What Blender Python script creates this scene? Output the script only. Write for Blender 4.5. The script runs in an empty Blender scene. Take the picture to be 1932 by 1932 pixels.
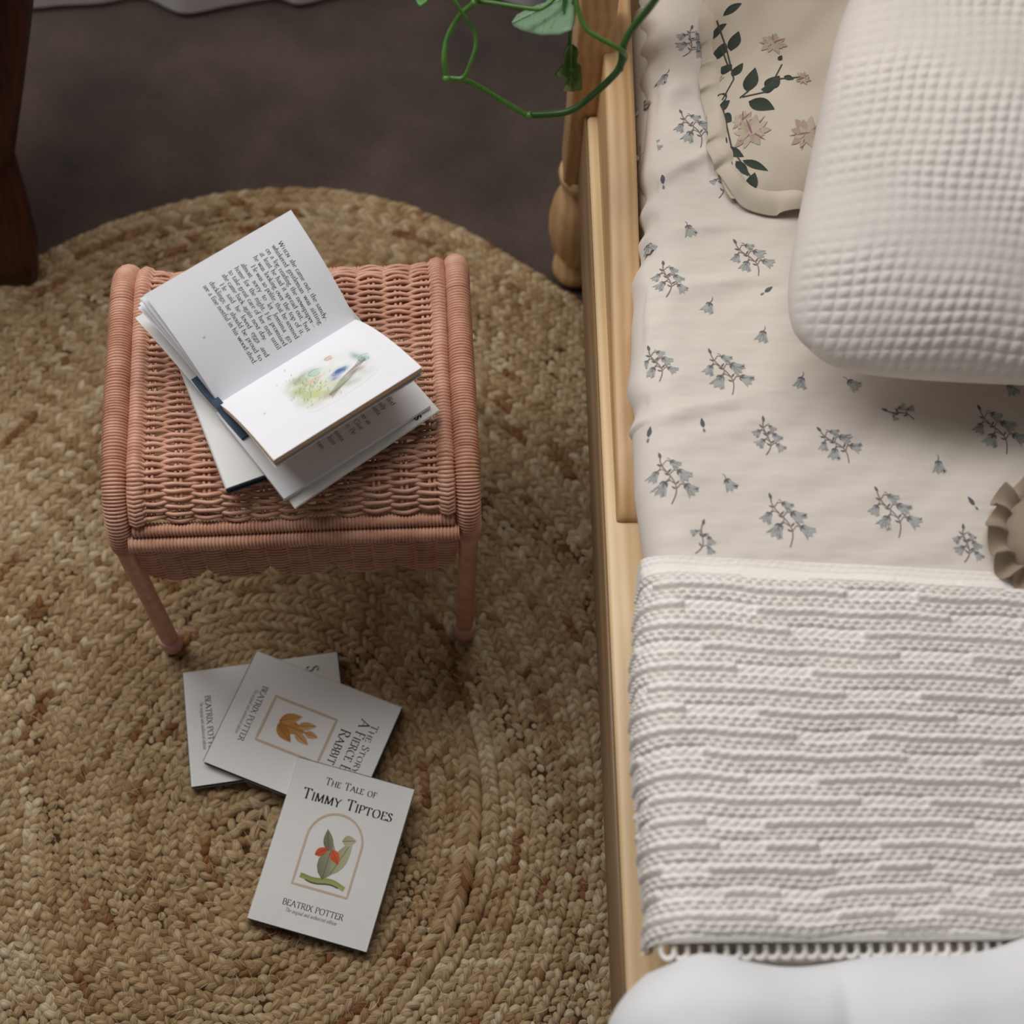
import bpy, bmesh, math, random
import numpy as np
from mathutils import Vector, Matrix
random.seed(7); RNG = np.random.default_rng(7)
scene = bpy.context.scene
COL = scene.collection
# ---------------------------------------------------------------- camera
F = 3100.0                      # focal length in pixels of the 1932 px frame
TH = math.radians(25.2)         # tilt of the view away from straight down
HC = 1.488                      # camera height above the rug
ROLL = math.atan2(95, F * math.tan(TH))
fwd = np.array([0, math.sin(TH), -math.cos(TH)])
r0 = np.array([1.0, 0, 0]); u0 = np.cross(r0, fwd)
RGT = math.cos(ROLL) * r0 + math.sin(ROLL) * u0
UPV = math.cos(ROLL) * u0 - math.sin(ROLL) * r0
CAM = np.array([0, 0, HC])
def P(x, y, z=0.0):             # point at height z that the photograph shows at pixel x, y
    d = fwd + RGT * (x - 966) / F - UPV * (y - 966) / F
    return CAM + d * ((z - HC) / d[2])
cam = bpy.data.cameras.new('camera'); camo = bpy.data.objects.new('camera', cam)
COL.objects.link(camo)
m = Matrix.Identity(4)
for i in range(3):
    m[i][0] = RGT[i]; m[i][1] = UPV[i]; m[i][2] = -fwd[i]; m[i][3] = CAM[i]
camo.matrix_world = m
cam.sensor_width = 36; cam.lens = 36 * F / 1932
cam.clip_start = 0.05
cam.dof.use_dof = True; cam.dof.focus_distance = 1.385; cam.dof.aperture_fstop = 3.8
scene.camera = camo
# ---------------------------------------------------------------- world, window light, exposure
world = bpy.data.worlds.new('room_light'); scene.world = world; world.use_nodes = True
world.node_tree.nodes['Background'].inputs[0].default_value = (1.0, 0.955, 0.89, 1)
world.node_tree.nodes['Background'].inputs[1].default_value = 0.10
def area(name, loc, target, sx, sy, power, color):
    l = bpy.data.lights.new(name, 'AREA'); l.shape = 'RECTANGLE'; l.size = sx; l.size_y = sy
    l.energy = power; l.color = color
    o = bpy.data.objects.new(name, l); COL.objects.link(o); o.location = loc
    o.rotation_euler = (Vector(target) - Vector(loc)).to_track_quat('-Z', 'Y').to_euler()
    return o
area('window_daylight', (-0.50, 1.26, 1.50), (-0.10, 0.3, 0.45), 1.7, 1.2, 45, (1.0, 0.985, 0.97))
scene.view_settings.view_transform = 'Standard'; scene.view_settings.look = 'None'
scene.view_settings.exposure = -0.28; scene.view_settings.gamma = 1.0
scene.view_settings.use_curve_mapping = False
# ---------------------------------------------------------------- helpers
def lin(r, g, b):
    return tuple(((c / 255) / 12.92 if c / 255 <= .04045 else ((c / 255 + .055) / 1.055) ** 2.4) for c in (r, g, b)) + (1.0,)
class NT:
    def __init__(s, name):
        s.m = bpy.data.materials.new(name); s.m.use_nodes = True
        s.t = s.m.node_tree; s.b = s.t.nodes['Principled BSDF']
    def n(s, typ, **kw):
        o = s.t.nodes.new(typ)
        for k, v in kw.items(): setattr(o, k, v)
        return o
    def l(s, a, b): s.t.links.new(a, b)
    def coord(s, scale=(1, 1, 1), kind='Object', rot=(0, 0, 0)):
        c = s.n('ShaderNodeTexCoord'); mp = s.n('ShaderNodeMapping')
        mp.inputs['Scale'].default_value = scale; mp.inputs['Rotation'].default_value = rot
        s.l(c.outputs[kind], mp.inputs[0]); return mp.outputs[0]
    def noise(s, vec, scale, detail=3, rough=.55):
        o = s.n('ShaderNodeTexNoise'); o.inputs['Scale'].default_value = scale
        o.inputs['Detail'].default_value = detail; o.inputs['Roughness'].default_value = rough
        if vec is not None: s.l(vec, o.inputs['Vector'])
        return o.outputs['Fac']
    def ramp(s, fac, stops):
        o = s.n('ShaderNodeValToRGB'); e = o.color_ramp.elements
        while len(e) < len(stops): e.new(0.5)
        for i, (p, c) in enumerate(stops): e[i].position = p; e[i].color = c
        s.l(fac, o.inputs[0]); return o.outputs[0]
    def mix(s, fac, a, b, mode='MIX'):
        o = s.n('ShaderNodeMix', data_type='RGBA', blend_type=mode)
        for sock, v in ((o.inputs[0], fac), (o.inputs[6], a), (o.inputs[7], b)):
            if isinstance(v, (int, float)): sock.default_value = v
            elif isinstance(v, tuple): sock.default_value = v
            else: s.l(v, sock)
        return o.outputs[2]
    def math(s, op, a, b=0.0):
        o = s.n('ShaderNodeMath', operation=op)
        for sock, v in ((o.inputs[0], a), (o.inputs[1], b)):
            if isinstance(v, (int, float)): sock.default_value = v
            else: s.l(v, sock)
        return o.outputs[0]
    def bump(s, h, strength=.3, dist=.001):
        o = s.n('ShaderNodeBump'); o.inputs['Strength'].default_value = strength
        o.inputs['Distance'].default_value = dist; s.l(h, o.inputs['Height'])
        s.l(o.outputs[0], s.b.inputs['Normal'])
    def base(s, v):
        if isinstance(v, tuple): s.b.inputs['Base Color'].default_value = v
        else: s.l(v, s.b.inputs['Base Color'])
    def set(s, **kw):
        for k, v in kw.items(): s.b.inputs[k.replace('_', ' ')].default_value = v
        return s
def simple(name, c, rough=.6, spec=.3, var=.0, vs=60, bump=0, bs=400):
    t = NT(name); t.set(Roughness=rough); t.b.inputs['Specular IOR Level'].default_value = spec
    if var:
        f = t.noise(t.coord(), vs, 4)
        lo = tuple(x * (1 - var) for x in c[:3]) + (1,); hi = tuple(min(1, x * (1 + var)) for x in c[:3]) + (1,)
        t.base(t.ramp(f, [(.25, lo), (.75, hi)]))
    else: t.base(c)
    if bump: t.bump(t.noise(t.coord(), bs, 3), bump, .0006)
    return t.m
def mk(name, V, Fc, mat, parent=None, smooth=True, col=None):
    me = bpy.data.meshes.new(name)
    V = np.asarray(V, dtype=np.float32).reshape(-1, 3)
    if isinstance(Fc, np.ndarray):
        n, k = Fc.shape
        me.vertices.add(len(V)); me.vertices.foreach_set('co', V.ravel())
        me.loops.add(n * k); me.loops.foreach_set('vertex_index', Fc.astype(np.int32).ravel())
        me.polygons.add(n); me.polygons.foreach_set('loop_start', np.arange(0, n * k, k, dtype=np.int32))
        me.update(calc_edges=True); me.validate()
    else:
        me.from_pydata(V.tolist(), [], Fc)
    if smooth: me.polygons.foreach_set('use_smooth', np.ones(len(me.polygons), dtype=bool))
    if col is not None:
        a = me.color_attributes.new('tint', 'FLOAT_COLOR', 'POINT')
        a.data.foreach_set('color', np.asarray(col, dtype=np.float32).ravel())
    me.materials.append(mat); me.update()
    o = bpy.data.objects.new(name, me); COL.objects.link(o)
    if parent: o.parent = parent
    return o
def thing(name, label, cat, loc=(0, 0, 0), rotz=0, group=None):
    o = bpy.data.objects.new(name, None); COL.objects.link(o); o.empty_display_size = .05
    o.location = loc; o.rotation_euler = (0, 0, rotz)
    return tag(o, label, cat, group)
def tag(o, label, cat, group=None):
    o['label'] = label; o['category'] = cat
    if group: o['group'] = group
    return o
def gridF(nu, nv, wrap=False):           # quads of a grid with nu x nv vertices (index i*nv+j)
    i, j = np.meshgrid(np.arange(nu - 1), np.arange(nv if wrap else nv - 1), indexing='ij')
    j2 = (j + 1) % nv
    return np.stack([i * nv + j, (i + 1) * nv + j, (i + 1) * nv + j2, i * nv + j2], -1).reshape(-1, 4)
def box_arr(x0, x1, y0, y1, z0, z1):
    V = [(x, y, z) for z in (z0, z1) for y in (y0, y1) for x in (x0, x1)]
    return V, [(0, 2, 3, 1), (4, 5, 7, 6), (0, 1, 5, 4), (2, 6, 7, 3), (0, 4, 6, 2), (1, 3, 7, 5)]
def box(name, x0, x1, y0, y1, z0, z1, mat, parent=None, bev=0.0, seg=2):
    V, Fc = box_arr(x0, x1, y0, y1, z0, z1)
    o = mk(name, V, Fc, mat, parent, smooth=False)
    if bev:
        bm = bmesh.new(); bm.from_mesh(o.data)
        bmesh.ops.bevel(bm, geom=bm.edges[:], offset=bev, segments=seg, affect='EDGES', profile=.5)
        bmesh.ops.recalc_face_normals(bm, faces=bm.faces[:])
        bm.to_mesh(o.data); bm.free()
        o.data.polygons.foreach_set('use_smooth', np.ones(len(o.data.polygons), dtype=bool))
        o.data.update()
    return o
def smooth_path(pts, n):                 # Catmull-Rom through points, n samples per span
    p = np.asarray(pts, float)
    q = np.vstack([2 * p[0] - p[1], p, 2 * p[-1] - p[-2]]); out = []
    for i in range(1, len(q) - 2):
        t = np.linspace(0, 1, n, endpoint=False)[:, None]
        a, b, c, d = q[i - 1], q[i], q[i + 1], q[i + 2]
        out.append(.5 * (2 * b + (c - a) * t + (2 * a - 5 * b + 4 * c - d) * t ** 2 + (3 * b - a - 3 * c + d) * t ** 3))
    out.append(p[-1:]); return np.vstack(out)
def tube_arr(path, rad, ns=8, flat=1.0, cap=True):
    p = np.asarray(path, float); n = len(p)
    t = np.gradient(p, axis=0); t /= np.linalg.norm(t, axis=1)[:, None] + 1e-12
    nrm = np.zeros_like(p)
    a = np.array([0, 0, 1.0]) if abs(t[0][2]) < .9 else np.array([1.0, 0, 0])
    v = a - t[0] * (a @ t[0]); nrm[0] = v / np.linalg.norm(v)
    for i in range(1, n):
        v = nrm[i - 1] - t[i] * (nrm[i - 1] @ t[i]); nrm[i] = v / (np.linalg.norm(v) + 1e-12)
    b = np.cross(t, nrm)
    r = np.broadcast_to(np.asarray(rad, float), (n,))
    th = np.linspace(0, 2 * np.pi, ns, endpoint=False)
    V = p[:, None] + (nrm[:, None] * np.cos(th)[None, :, None] * flat + b[:, None] * np.sin(th)[None, :, None]) * r[:, None, None]
    V = V.reshape(-1, 3); Fc = gridF(n, ns, True)[:, ::-1]
    if cap:
        V = np.vstack([V, p[0], p[-1]]); c0, c1 = len(V) - 2, len(V) - 1; k = np.arange(ns); k2 = (k + 1) % ns
        e = np.stack([np.full(ns, c0), k, k2, k2], -1); f = np.stack([np.full(ns, c1), (n - 1) * ns + k2, (n - 1) * ns + k, (n - 1) * ns + k], -1)
        Fl = Fc.tolist() + [r_[:3] for r_ in e.tolist()] + [r_[:3] for r_ in f.tolist()]
        return V, Fl
    return V, Fc
def tube(name, path, rad, mat, parent=None, ns=8, flat=1.0):
    V, Fc = tube_arr(path, rad, ns, flat)
    return mk(name, V, Fc, mat, parent)
def joinVF(lst):
    VV, FF, o = [], [], 0
    for V, Fc in lst:
        VV.append(np.asarray(V, float).reshape(-1, 3)); FF += [tuple(int(i) + o for i in f) for f in Fc]; o += len(VV[-1])
    return np.vstack(VV), FF
def lathe(prof, ns=24):                  # prof: (r, z) from bottom to top
    pr = np.asarray(prof, float); th = np.linspace(0, 2 * np.pi, ns, endpoint=False)
    V = np.stack([pr[:, 0, None] * np.cos(th), pr[:, 0, None] * np.sin(th), np.repeat(pr[:, 1, None], ns, 1)], -1).reshape(-1, 3)
    return V, gridF(len(pr), ns, True)[:, ::-1].tolist()
def fnoise(x, y, seed=0, oct=4, base=1.0):   # cheap smooth pseudo noise from rotated sines
    r = np.random.default_rng(seed); s = 0; a = 1.0; f = base
    for k in range(oct):
        for q in range(3):
            th = r.uniform(0, 6.28); ph = r.uniform(0, 6.28)
            s = s + a * np.sin((x * np.cos(th) + y * np.sin(th)) * f + ph) / 3
        a *= .55; f *= 1.9
    return s
# ---------------------------------------------------------------- materials
def m_carpet():
    t = NT('dark_plush_carpet'); v = t.coord()
    a = t.noise(v, 9, 3); b = t.noise(v, 420, 4, .7)
    c = t.ramp(t.math('ADD', t.math('MULTIPLY', a, .55), t.math('MULTIPLY', b, .45)), [(.3, lin(46, 35, 30)), (.52, lin(90, 72, 62)), (.75, lin(126, 104, 92))])
    t.base(c); t.set(Roughness=.95); t.b.inputs['Specular IOR Level'].default_value = .1
    t.b.inputs['Sheen Weight'].default_value = .2
    t.bump(t.noise(v, 500, 3, .8), .9, .004); return t.m
def m_jute():
    t = NT('jute_fibre'); at = t.n('ShaderNodeAttribute', attribute_name='tint')
    sep = t.n('ShaderNodeSeparateColor'); t.l(at.outputs['Color'], sep.inputs[0])
    comb = t.n('ShaderNodeCombineXYZ')
    t.l(t.math('MULTIPLY', sep.outputs[1], 1.3), comb.inputs[0])
    t.l(t.math('MULTIPLY', sep.outputs[2], 15.0), comb.inputs[1])
    t.l(t.math('MULTIPLY', sep.outputs[0], 400.0), comb.inputs[2])
    f = t.noise(comb.outputs[0], 1.0, 3, .65)
    col = t.ramp(sep.outputs[0], [(0, lin(118, 74, 42)), (.08, lin(148, 104, 66)), (.13, lin(160, 128, 90)), (.45, lin(184, 156, 118)), (.8, lin(200, 176, 140)), (1, lin(214, 196, 164))])
    col = t.mix(1.0, col, t.ramp(f, [(.30, (.30, .25, .20, 1)), (.46, (.80, .78, .75, 1)), (.60, (1.02, 1.02, 1.02, 1)), (.74, (1.25, 1.25, 1.25, 1))]), 'MULTIPLY')
    t.base(col); t.set(Roughness=.72); t.b.inputs['Specular IOR Level'].default_value = .25
    t.bump(f, .8, .0012); return t.m
def m_rattan():
    t = NT('dusty_pink_rattan'); v = t.coord()
    f = t.noise(v, 55, 4, .6); g = t.noise(v, 700, 2)
    c = t.ramp(f, [(.25, lin(186, 132, 108)), (.5, lin(212, 161, 136)), (.78, lin(228, 185, 163))])
    t.base(t.mix(t.math('MULTIPLY', g, .25), c, lin(170, 118, 94))); t.set(Roughness=.34)
    t.b.inputs['Specular IOR Level'].default_value = .45
    t.bump(t.noise(v, 900, 2), .25, .0004); return t.m
def m_pine(name, c1, c2, c3):
    t = NT(name); v = t.coord((1, .045, 1))
    w = t.n('ShaderNodeTexWave', wave_type='BANDS', bands_direction='X')
    w.inputs['Scale'].default_value = 34; w.inputs['Distortion'].default_value = 5; w.inputs['Detail'].default_value = 2; w.inputs['Detail Scale'].default_value = .6
    t.l(v, w.inputs['Vector'])
    f = t.math('ADD', t.math('MULTIPLY', w.outputs['Fac'], .35), t.math('MULTIPLY', t.noise(t.coord((1, .06, 1)), 60, 3), .65))
    t.base(t.ramp(f, [(.2, c1), (.5, c2), (.8, c3)])); t.set(Roughness=.38)
    t.b.inputs['Specular IOR Level'].default_value = .4
    t.bump(f, .08, .0005); return t.m
def m_cloth(name, c, scale=900, bump=.25, var=.05, sheen=.15):
    t = NT(name); v = t.coord()
    a = t.noise(v, 30, 3)
    t.base(t.ramp(a, [(.3, tuple(x * (1 - var) for x in c[:3]) + (1,)), (.7, c)]))
    t.set(Roughness=.9); t.b.inputs['Specular IOR Level'].default_value = .15; t.b.inputs['Sheen Weight'].default_value = sheen
    t.bump(t.noise(t.coord((1, 1, .3)), scale, 2), bump, .0006); return t.m
def m_tint(name, rough=.8):
    t = NT(name); at = t.n('ShaderNodeAttribute', attribute_name='tint'); t.l(at.outputs['Color'], t.b.inputs['Base Color'])
    t.set(Roughness=rough); t.b.inputs['Specular IOR Level'].default_value = .2; return t.m
def m_leaf(name, c1, c2, rough=.35):
    t = NT(name); v = t.coord(kind='Object')
    f = t.noise(v, 60, 4)
    t.base(t.ramp(f, [(.3, c1), (.7, c2)])); t.set(Roughness=rough); t.b.inputs['Subsurface Weight'].default_value = .0
    t.bump(t.noise(v, 120, 2), .2, .001); return t.m
M = dict(
    carpet=m_carpet(), jute=m_jute(), rattan=m_rattan(),
    jute_base=simple('jute_backing', lin(70, 50, 32), .9, .1, .2, 200),
    cap=simple('pink_foot_plastic', lin(216, 168, 162), .45, .4, .05, 40),
    pine=m_pine('pale_pine', lin(214, 182, 136), lin(224, 194, 150), lin(230, 203, 162)),
    pine2=m_pine('honey_pine', lin(188, 146, 98), lin(204, 166, 120), lin(214, 180, 136)),
    rail_shade=m_pine('brown_rail_shade', lin(122, 96, 68), lin(140, 112, 82), lin(154, 126, 94)),  # brown wood tone darkened to carry shade on the rail's outer side
    mahogany=m_pine('dark_mahogany', lin(54, 20, 9), lin(68, 25, 12), lin(82, 31, 16)),
    jacket=simple('white_dust_jacket', lin(220, 218, 215), .5, .35, .02, 25),
    page=simple('white_page_paper', lin(236, 236, 240), .8, .15, .015, 30),
    pagedge=simple('cream_page_edge', lin(226, 200, 172), .85, .1, .1, 300),
    board=simple('dark_blue_book_board', lin(44, 66, 84), .55, .3, .1, 80),
    ink=simple('black_ink', lin(34, 34, 38), .7, .1), inkb=simple('brown_black_ink', lin(66, 60, 52), .7, .1),
    inkg=simple('grey_ink', lin(104, 102, 100), .7, .1), gold=simple('tan_frame_ink', lin(196, 176, 150), .6, .2),
    sheet=m_cloth('cream_muslin', lin(231, 221, 211), 1300, .22, .03),
    floralcloth=m_cloth('ivory_cotton', lin(212, 200, 182), 1200, .15, .04),
    waffle=m_cloth('oatmeal_waffle_cotton', lin(224, 216, 209), 900, .35, .05),
    knit=m_cloth('cream_wool_knit', lin(248, 242, 236), 700, .3, .03, .3),
    quilt=m_cloth('white_cotton_quilt', lin(236, 237, 239), 900, .2, .02),
    taupe=m_cloth('taupe_linen', lin(160, 142, 124), 900, .4, .08),
    mattress=simple('mattress_ticking', lin(220, 214, 206), .9, .1, .04, 40),
    curtain=m_cloth('white_voile', lin(236, 232, 238), 900, .15, .03),
    wall=simple('white_wall_paint', lin(222, 220, 216), .85, .1, .02, 8),
    glass=None, tint=m_tint('printed_ink_colours'),
    stem=m_leaf('green_vine_stem', lin(62, 108, 40), lin(92, 138, 60), .35),
    stemd=m_leaf('dark_green_vine_stem', lin(40, 76, 30), lin(56, 96, 38), .4),
    leafpale=m_leaf('pale_leaf_underside', lin(92, 122, 92), lin(124, 150, 120), .5),
    leaf=m_leaf('glossy_green_leaf', lin(42, 96, 30), lin(78, 136, 46), .3),
    vein=simple('leaf_vein', lin(128, 154, 118), .5, .2),
)
gt = NT('window_glass'); gt.set(Roughness=.02); gt.b.inputs['Transmission Weight'].default_value = 1.0; M['glass'] = gt.m
# ---------------------------------------------------------------- lettering: broad-nib roman drawn from strokes
GL = {
'A': (.80, '.04,0!|.40,1;.38,1|.76,0!;.17,.36|.62,.36'), 'B': (.62, '.12,0!|.12,1!;~.12,1|.38,1|.50,.86|.48,.64|.34,.54|.12,.53;~.34,.54|.56,.48|.60,.26|.50,.05|.30,0|.12,0'),
'C': (.76, '~.70,.82|.56,1|.30,.98|.09,.72|.09,.30|.30,.02|.56,0|.71,.17'), 'D': (.80, '.12,0!|.12,1!;~.12,1|.44,1|.68,.80|.73,.5|.68,.2|.44,0|.12,0'),
'E': (.56, '.12,0!|.12,1!;.12,.99|.50,.99|.50,.85;.12,.53|.42,.53;.12,.01|.52,.01|.54,.17'), 'F': (.54, '.12,0!|.12,1!;.12,.99|.50,.99|.50,.85;.12,.52|.42,.52'),
'G': (.80, '~.70,.82|.56,1|.30,.98|.09,.72|.09,.30|.30,.02|.54,.01|.68,.08;.68,.05|.68,.40!'), 'H': (.82, '.13,0!|.13,1!;.69,0!|.69,1!;.13,.52|.69,.52'),
'I': (.28, '.14,0!|.14,1!'), 'J': (.34, '~.2,1|.2,.3|.18,0|.02,-.2;.08,1|.3,1'), 'L': (.56, '.12,0!|.12,1!;.12,.01|.50,.01|.53,.18'),
'M': (.94, '.12,0!|.15,1;.15,1|.46,.06;.46,.06|.78,1;.78,1|.82,0!'), 'N': (.80, '.12,0!|.12,1;.12,1|.68,.02;.68,.02|.68,1!'),
'O': (.86, '~.43,1|.20,.92|.08,.5|.20,.08|.43,0|.66,.08|.78,.5|.66,.92|.43,1'), 'P': (.58, '.12,0!|.12,1!;~.12,1|.38,1|.54,.86|.52,.62|.36,.48|.12,.47'),
'R': (.66, '.12,0!|.12,1!;~.12,1|.38,1|.52,.86|.50,.64|.34,.52|.12,.51;.32,.52|.64,.0!'), 'S': (.52, '~.45,.84|.32,1|.14,.94|.11,.74|.28,.56|.44,.40|.44,.14|.28,0|.10,.05|.07,.2'),
'T': (.70, '.35,0!|.35,1;.06,.85|.07,.99|.63,.99|.64,.85'), 'W': (1.08, '.06,1!|.30,0;.30,0|.54,1;.54,1|.78,0;.78,0|1.02,1!'), 'U': (.78, '~.12,1|.12,.3|.2,.05|.39,0|.58,.05|.66,.3|.66,1;.03,1|.22,1;.57,1|.75,1'),
'X': (.72, '.06,1!|.66,0!;.64,1!|.06,0!'), 'Y': (.68, '.03,1!|.34,.48;.64,1!|.34,.48;.34,.48|.34,0!'),
'a': (.46, '~.08,.5|.20,.61|.33,.55|.34,.4|.34,.1|.44,.0;~.34,.36|.14,.29|.07,.14|.14,.01|.25,.03|.34,.14'), 'b': (.52, '.11,1|.11,.04;~.11,.42|.22,.60|.38,.57|.46,.3|.37,.04|.22,0|.11,.06;.02,.98|.11,1'),
'c': (.42, '~.38,.48|.28,.61|.14,.55|.07,.3|.14,.05|.26,0|.39,.10'), 'd': (.53, '.42,1|.42,.0;~.42,.45|.30,.60|.14,.55|.07,.28|.14,.03|.28,0|.42,.14;.33,.98|.42,1;.42,0|.5,.02'),
'e': (.43, '~.07,.36|.38,.36|.36,.52|.24,.61|.12,.52|.07,.3|.14,.05|.26,0|.40,.10'), 'f': (.32, '~.34,.98|.22,1.03|.14,.86|.14,.5|.14,0;.04,.58|.30,.58;.06,0|.24,0'),
'g': (.47, '~.22,.60|.08,.44|.20,.24|.34,.40|.22,.60;~.14,.27|.07,.14|.22,.05|.40,-.02|.42,-.18|.22,-.30|.05,-.18|.14,.0;.33,.54|.46,.58'), 'h': (.54, '.12,1|.12,0!;~.12,.42|.26,.60|.39,.55|.41,.36|.41,0;.34,0|.50,0;.02,.98|.12,1'),
'i': (.27, '.13,.58|.13,0!;.13,.82|.13,.92;.04,.55|.13,.58'), 'k': (.50, '.12,1|.12,0!;.40,.58|.14,.28;.22,.34|.46,.0!;.02,.98|.12,1'), 'l': (.26, '.13,1|.13,0!;.03,.98|.13,1'),
'm': (.80, '.11,.58|.11,0!;~.11,.42|.24,.60|.36,.55|.38,.36|.38,0;~.38,.42|.52,.60|.64,.55|.66,.36|.66,0;.31,0|.46,0;.59,0|.75,0;.02,.55|.11,.58'), 'n': (.54, '.12,.58|.12,0!;~.12,.42|.26,.60|.39,.55|.41,.36|.41,0;.34,0|.50,0;.03,.55|.12,.58'),
'o': (.50, '~.25,.61|.12,.54|.06,.3|.12,.05|.25,0|.38,.05|.44,.3|.38,.54|.25,.61'), 'p': (.52, '.11,.58|.11,-.32!;~.11,.42|.22,.60|.38,.57|.46,.3|.37,.04|.22,0|.11,.10;.02,.55|.11,.58'),
'r': (.36, '.11,.58|.11,0!;~.11,.40|.20,.57|.33,.58;.02,.55|.11,.58'), 's': (.37, '~.30,.49|.20,.61|.09,.53|.11,.39|.25,.26|.30,.12|.20,0|.08,.04|.05,.14'),
't': (.33, '~.13,.78|.13,.3|.14,.07|.22,0|.32,.06;.03,.58|.29,.58'), 'u': (.54, '~.12,.58|.12,.2|.18,.02|.30,.02|.41,.16;.41,.58|.41,0|.50,.02;.03,.57|.12,.58;.32,.57|.41,.58'),
'v': (.48, '.03,.58!|.24,0;.44,.58!|.24,0'), 'w': (.72, '.03,.58!|.20,0;.20,0|.36,.58;.36,.58|.52,0;.68,.58!|.52,0'), 'x': (.48, '.04,.58!|.44,0!;.43,.58!|.04,0!'),
'y': (.47, '.03,.58!|.24,.02;~.43,.58|.24,.02|.14,-.24|.03,-.28;.36,.58|.48,.58'), 'z': (.44, '.06,.58|.39,.58;.39,.58|.06,.02;.06,.02|.40,.02'),
',': (.22, '~.11,.06|.13,-.02|.06,-.15'), '.': (.22, '.10,.0|.10,.08'), ';': (.22, '~.11,.06|.13,-.02|.06,-.15;.11,.42|.11,.50'), '-': (.34, '.05,.28|.28,.28;.05,.30|.28,.30'), '_': (.7, '.05,.28|.65,.28'),
'3': (.46, '~.08,.88|.22,1|.36,.86|.22,.56|.38,.36|.30,.04|.06,.04'), '1': (.4, '.2,0!|.2,1;.1,.9|.2,1'), ' ': (.33, '')}
NIB = (math.cos(math.radians(24)), math.sin(math.radians(24)))
def glyph(ch, W=.105):
    adv, spec = GL[ch]; polys = []
    for st in spec.split(';'):
        if not st: continue
        cv = st[0] == '~'; st = st.lstrip('~'); pts = []; ser = []
        for q in st.split('|'):
            s = q.endswith('!'); x, y = q.rstrip('!').split(','); pts.append((float(x), float(y))); ser.append(s)
        if cv: pp = smooth_path(np.array([p + (0,) for p in pts]), 4)[:, :2]
        else: pp = np.array(pts)
        for a, b in zip(pp[:-1], pp[1:]):
            d = b - a; L = np.hypot(*d)
            if L < 1e-6: continue
            d = d / L; w = max(.045, abs(d[0] * NIB[1] - d[1] * NIB[0]) * W) / 2
            n = np.array([-d[1], d[0]]) * w; e = d * w * .35
            polys.append([a - n - e, b - n + e, b + n + e, a + n - e])
        for (x, y), s in zip(pts, ser):
            if s:
                t = .035 if y > .3 else -.0
                polys.append([np.array(q) for q in ((x - .115, y - t), (x + .115, y - t), (x + .115, y - t + .035), (x - .115, y - t + .035))])
    return adv, polys
def textline(s, size, smallcaps=False, track=0.0, skew=0.0, W=.105, space=0.0, wide=1.0):
    """polygons of one line starting at 0,0 and its width"""
    x = 0; out = []
    for ch in s:
        k = 1.0; c = ch
        if smallcaps and ch.islower(): c = ch.upper(); k = .76
        adv, pl = glyph(c, W if k == 1 else W * 1.18)
        for p in pl: out.append([((x + q[0] * k * wide + skew * q[1] * k) * size, q[1] * k * size) for q in p])
        x += adv * k * wide + track + (space if ch == ' ' else 0)
    return out, (x - track) * size
def place_text(lines, fn):
    """lines: (text, size, x, y, align, justify width, opts); fn maps 2-D to a 3-D point"""
    V, Fc = [], []
    for (s, size, x, y, al, jw, op) in lines:
        pl, w = textline(s, size, **op); sx = 1.0
        if jw and size < .005 and s.count(' ') > 1 and jw > w:
            pl, w = textline(s, size, space=max(-.1, (jw - w) / size / s.count(' ')), **op)
        if jw: sx = jw / w
        ox = x - (w * sx / 2 if al == 'c' else w * sx if al == 'r' else 0)
        for p in pl:
            b = len(V)
            for (a, c) in p: V.append(fn(ox + a * sx, y + c))
            Fc.append(tuple(range(b, b + len(p))))
    return V, Fc
# ---------------------------------------------------------------- the room: carpeted floor, window wall
ZF = -0.009                               # carpet level (rug top is z = 0)
fl = mk('floor', [(-2.6, -1.6, ZF), (2.2, -1.6, ZF), (2.2, 1.45, ZF), (-2.6, 1.45, ZF)], [(0, 1, 2, 3)], M['carpet'], smooth=False)
fl['kind'] = 'structure'; fl['label'] = 'dark brown plush carpet'
wx0, wx1, wz0, wz1 = -1.55, 0.35, 0.82, 2.1
wv = [box_arr(-2.6, wx0, 1.45, 1.55, ZF, 2.5), box_arr(wx1, 2.2, 1.45, 1.55, ZF, 2.5),
      box_arr(wx0, wx1, 1.45, 1.55, ZF, wz0), box_arr(wx0, wx1, 1.45, 1.55, wz1, 2.5)]
V, Fc = joinVF(wv); wall = mk('wall_back', V, Fc, M['wall'], smooth=False); wall['kind'] = 'structure'
win = bpy.data.objects.new('window_1', None); COL.objects.link(win); win.location = (-.6, 1.5, wz0); win['kind'] = 'structure'
def wl(name, x0, x1, y0, y1, z0, z1, mat, bev=.004):
    o = box(name, x0 + .6, x1 + .6, y0 - 1.5, y1 - 1.5, z0 - wz0, z1 - wz0, mat, win, bev); return o
wl('window_frame', wx0, wx0 + .05, 1.47, 1.53, wz0, wz1, M['wall']); wl('window_frame', wx1 - .05, wx1, 1.47, 1.53, wz0, wz1, M['wall'])
wl('window_frame', wx0 + .05, wx1 - .05, 1.47, 1.53, wz1 - .05, wz1, M['wall']); wl('window_frame', wx0 + .05, wx1 - .05, 1.47, 1.53, wz0, wz0 + .05, M['wall'])
wl('window_pane', wx0 + .05, wx1 - .05, 1.497, 1.503, wz0 + .05, wz1 - .05, M['glass'], 0)
wl('window_sill', wx0 - .04, wx1 + .04, 1.40, 1.4495, wz0 - .03, wz0, M['wall'])
bb = box('baseboard_back', -2.6, 2.2, 1.432, 1.449, ZF, .09, M['wall'], None, .003); bb['kind'] = 'structure'
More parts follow.
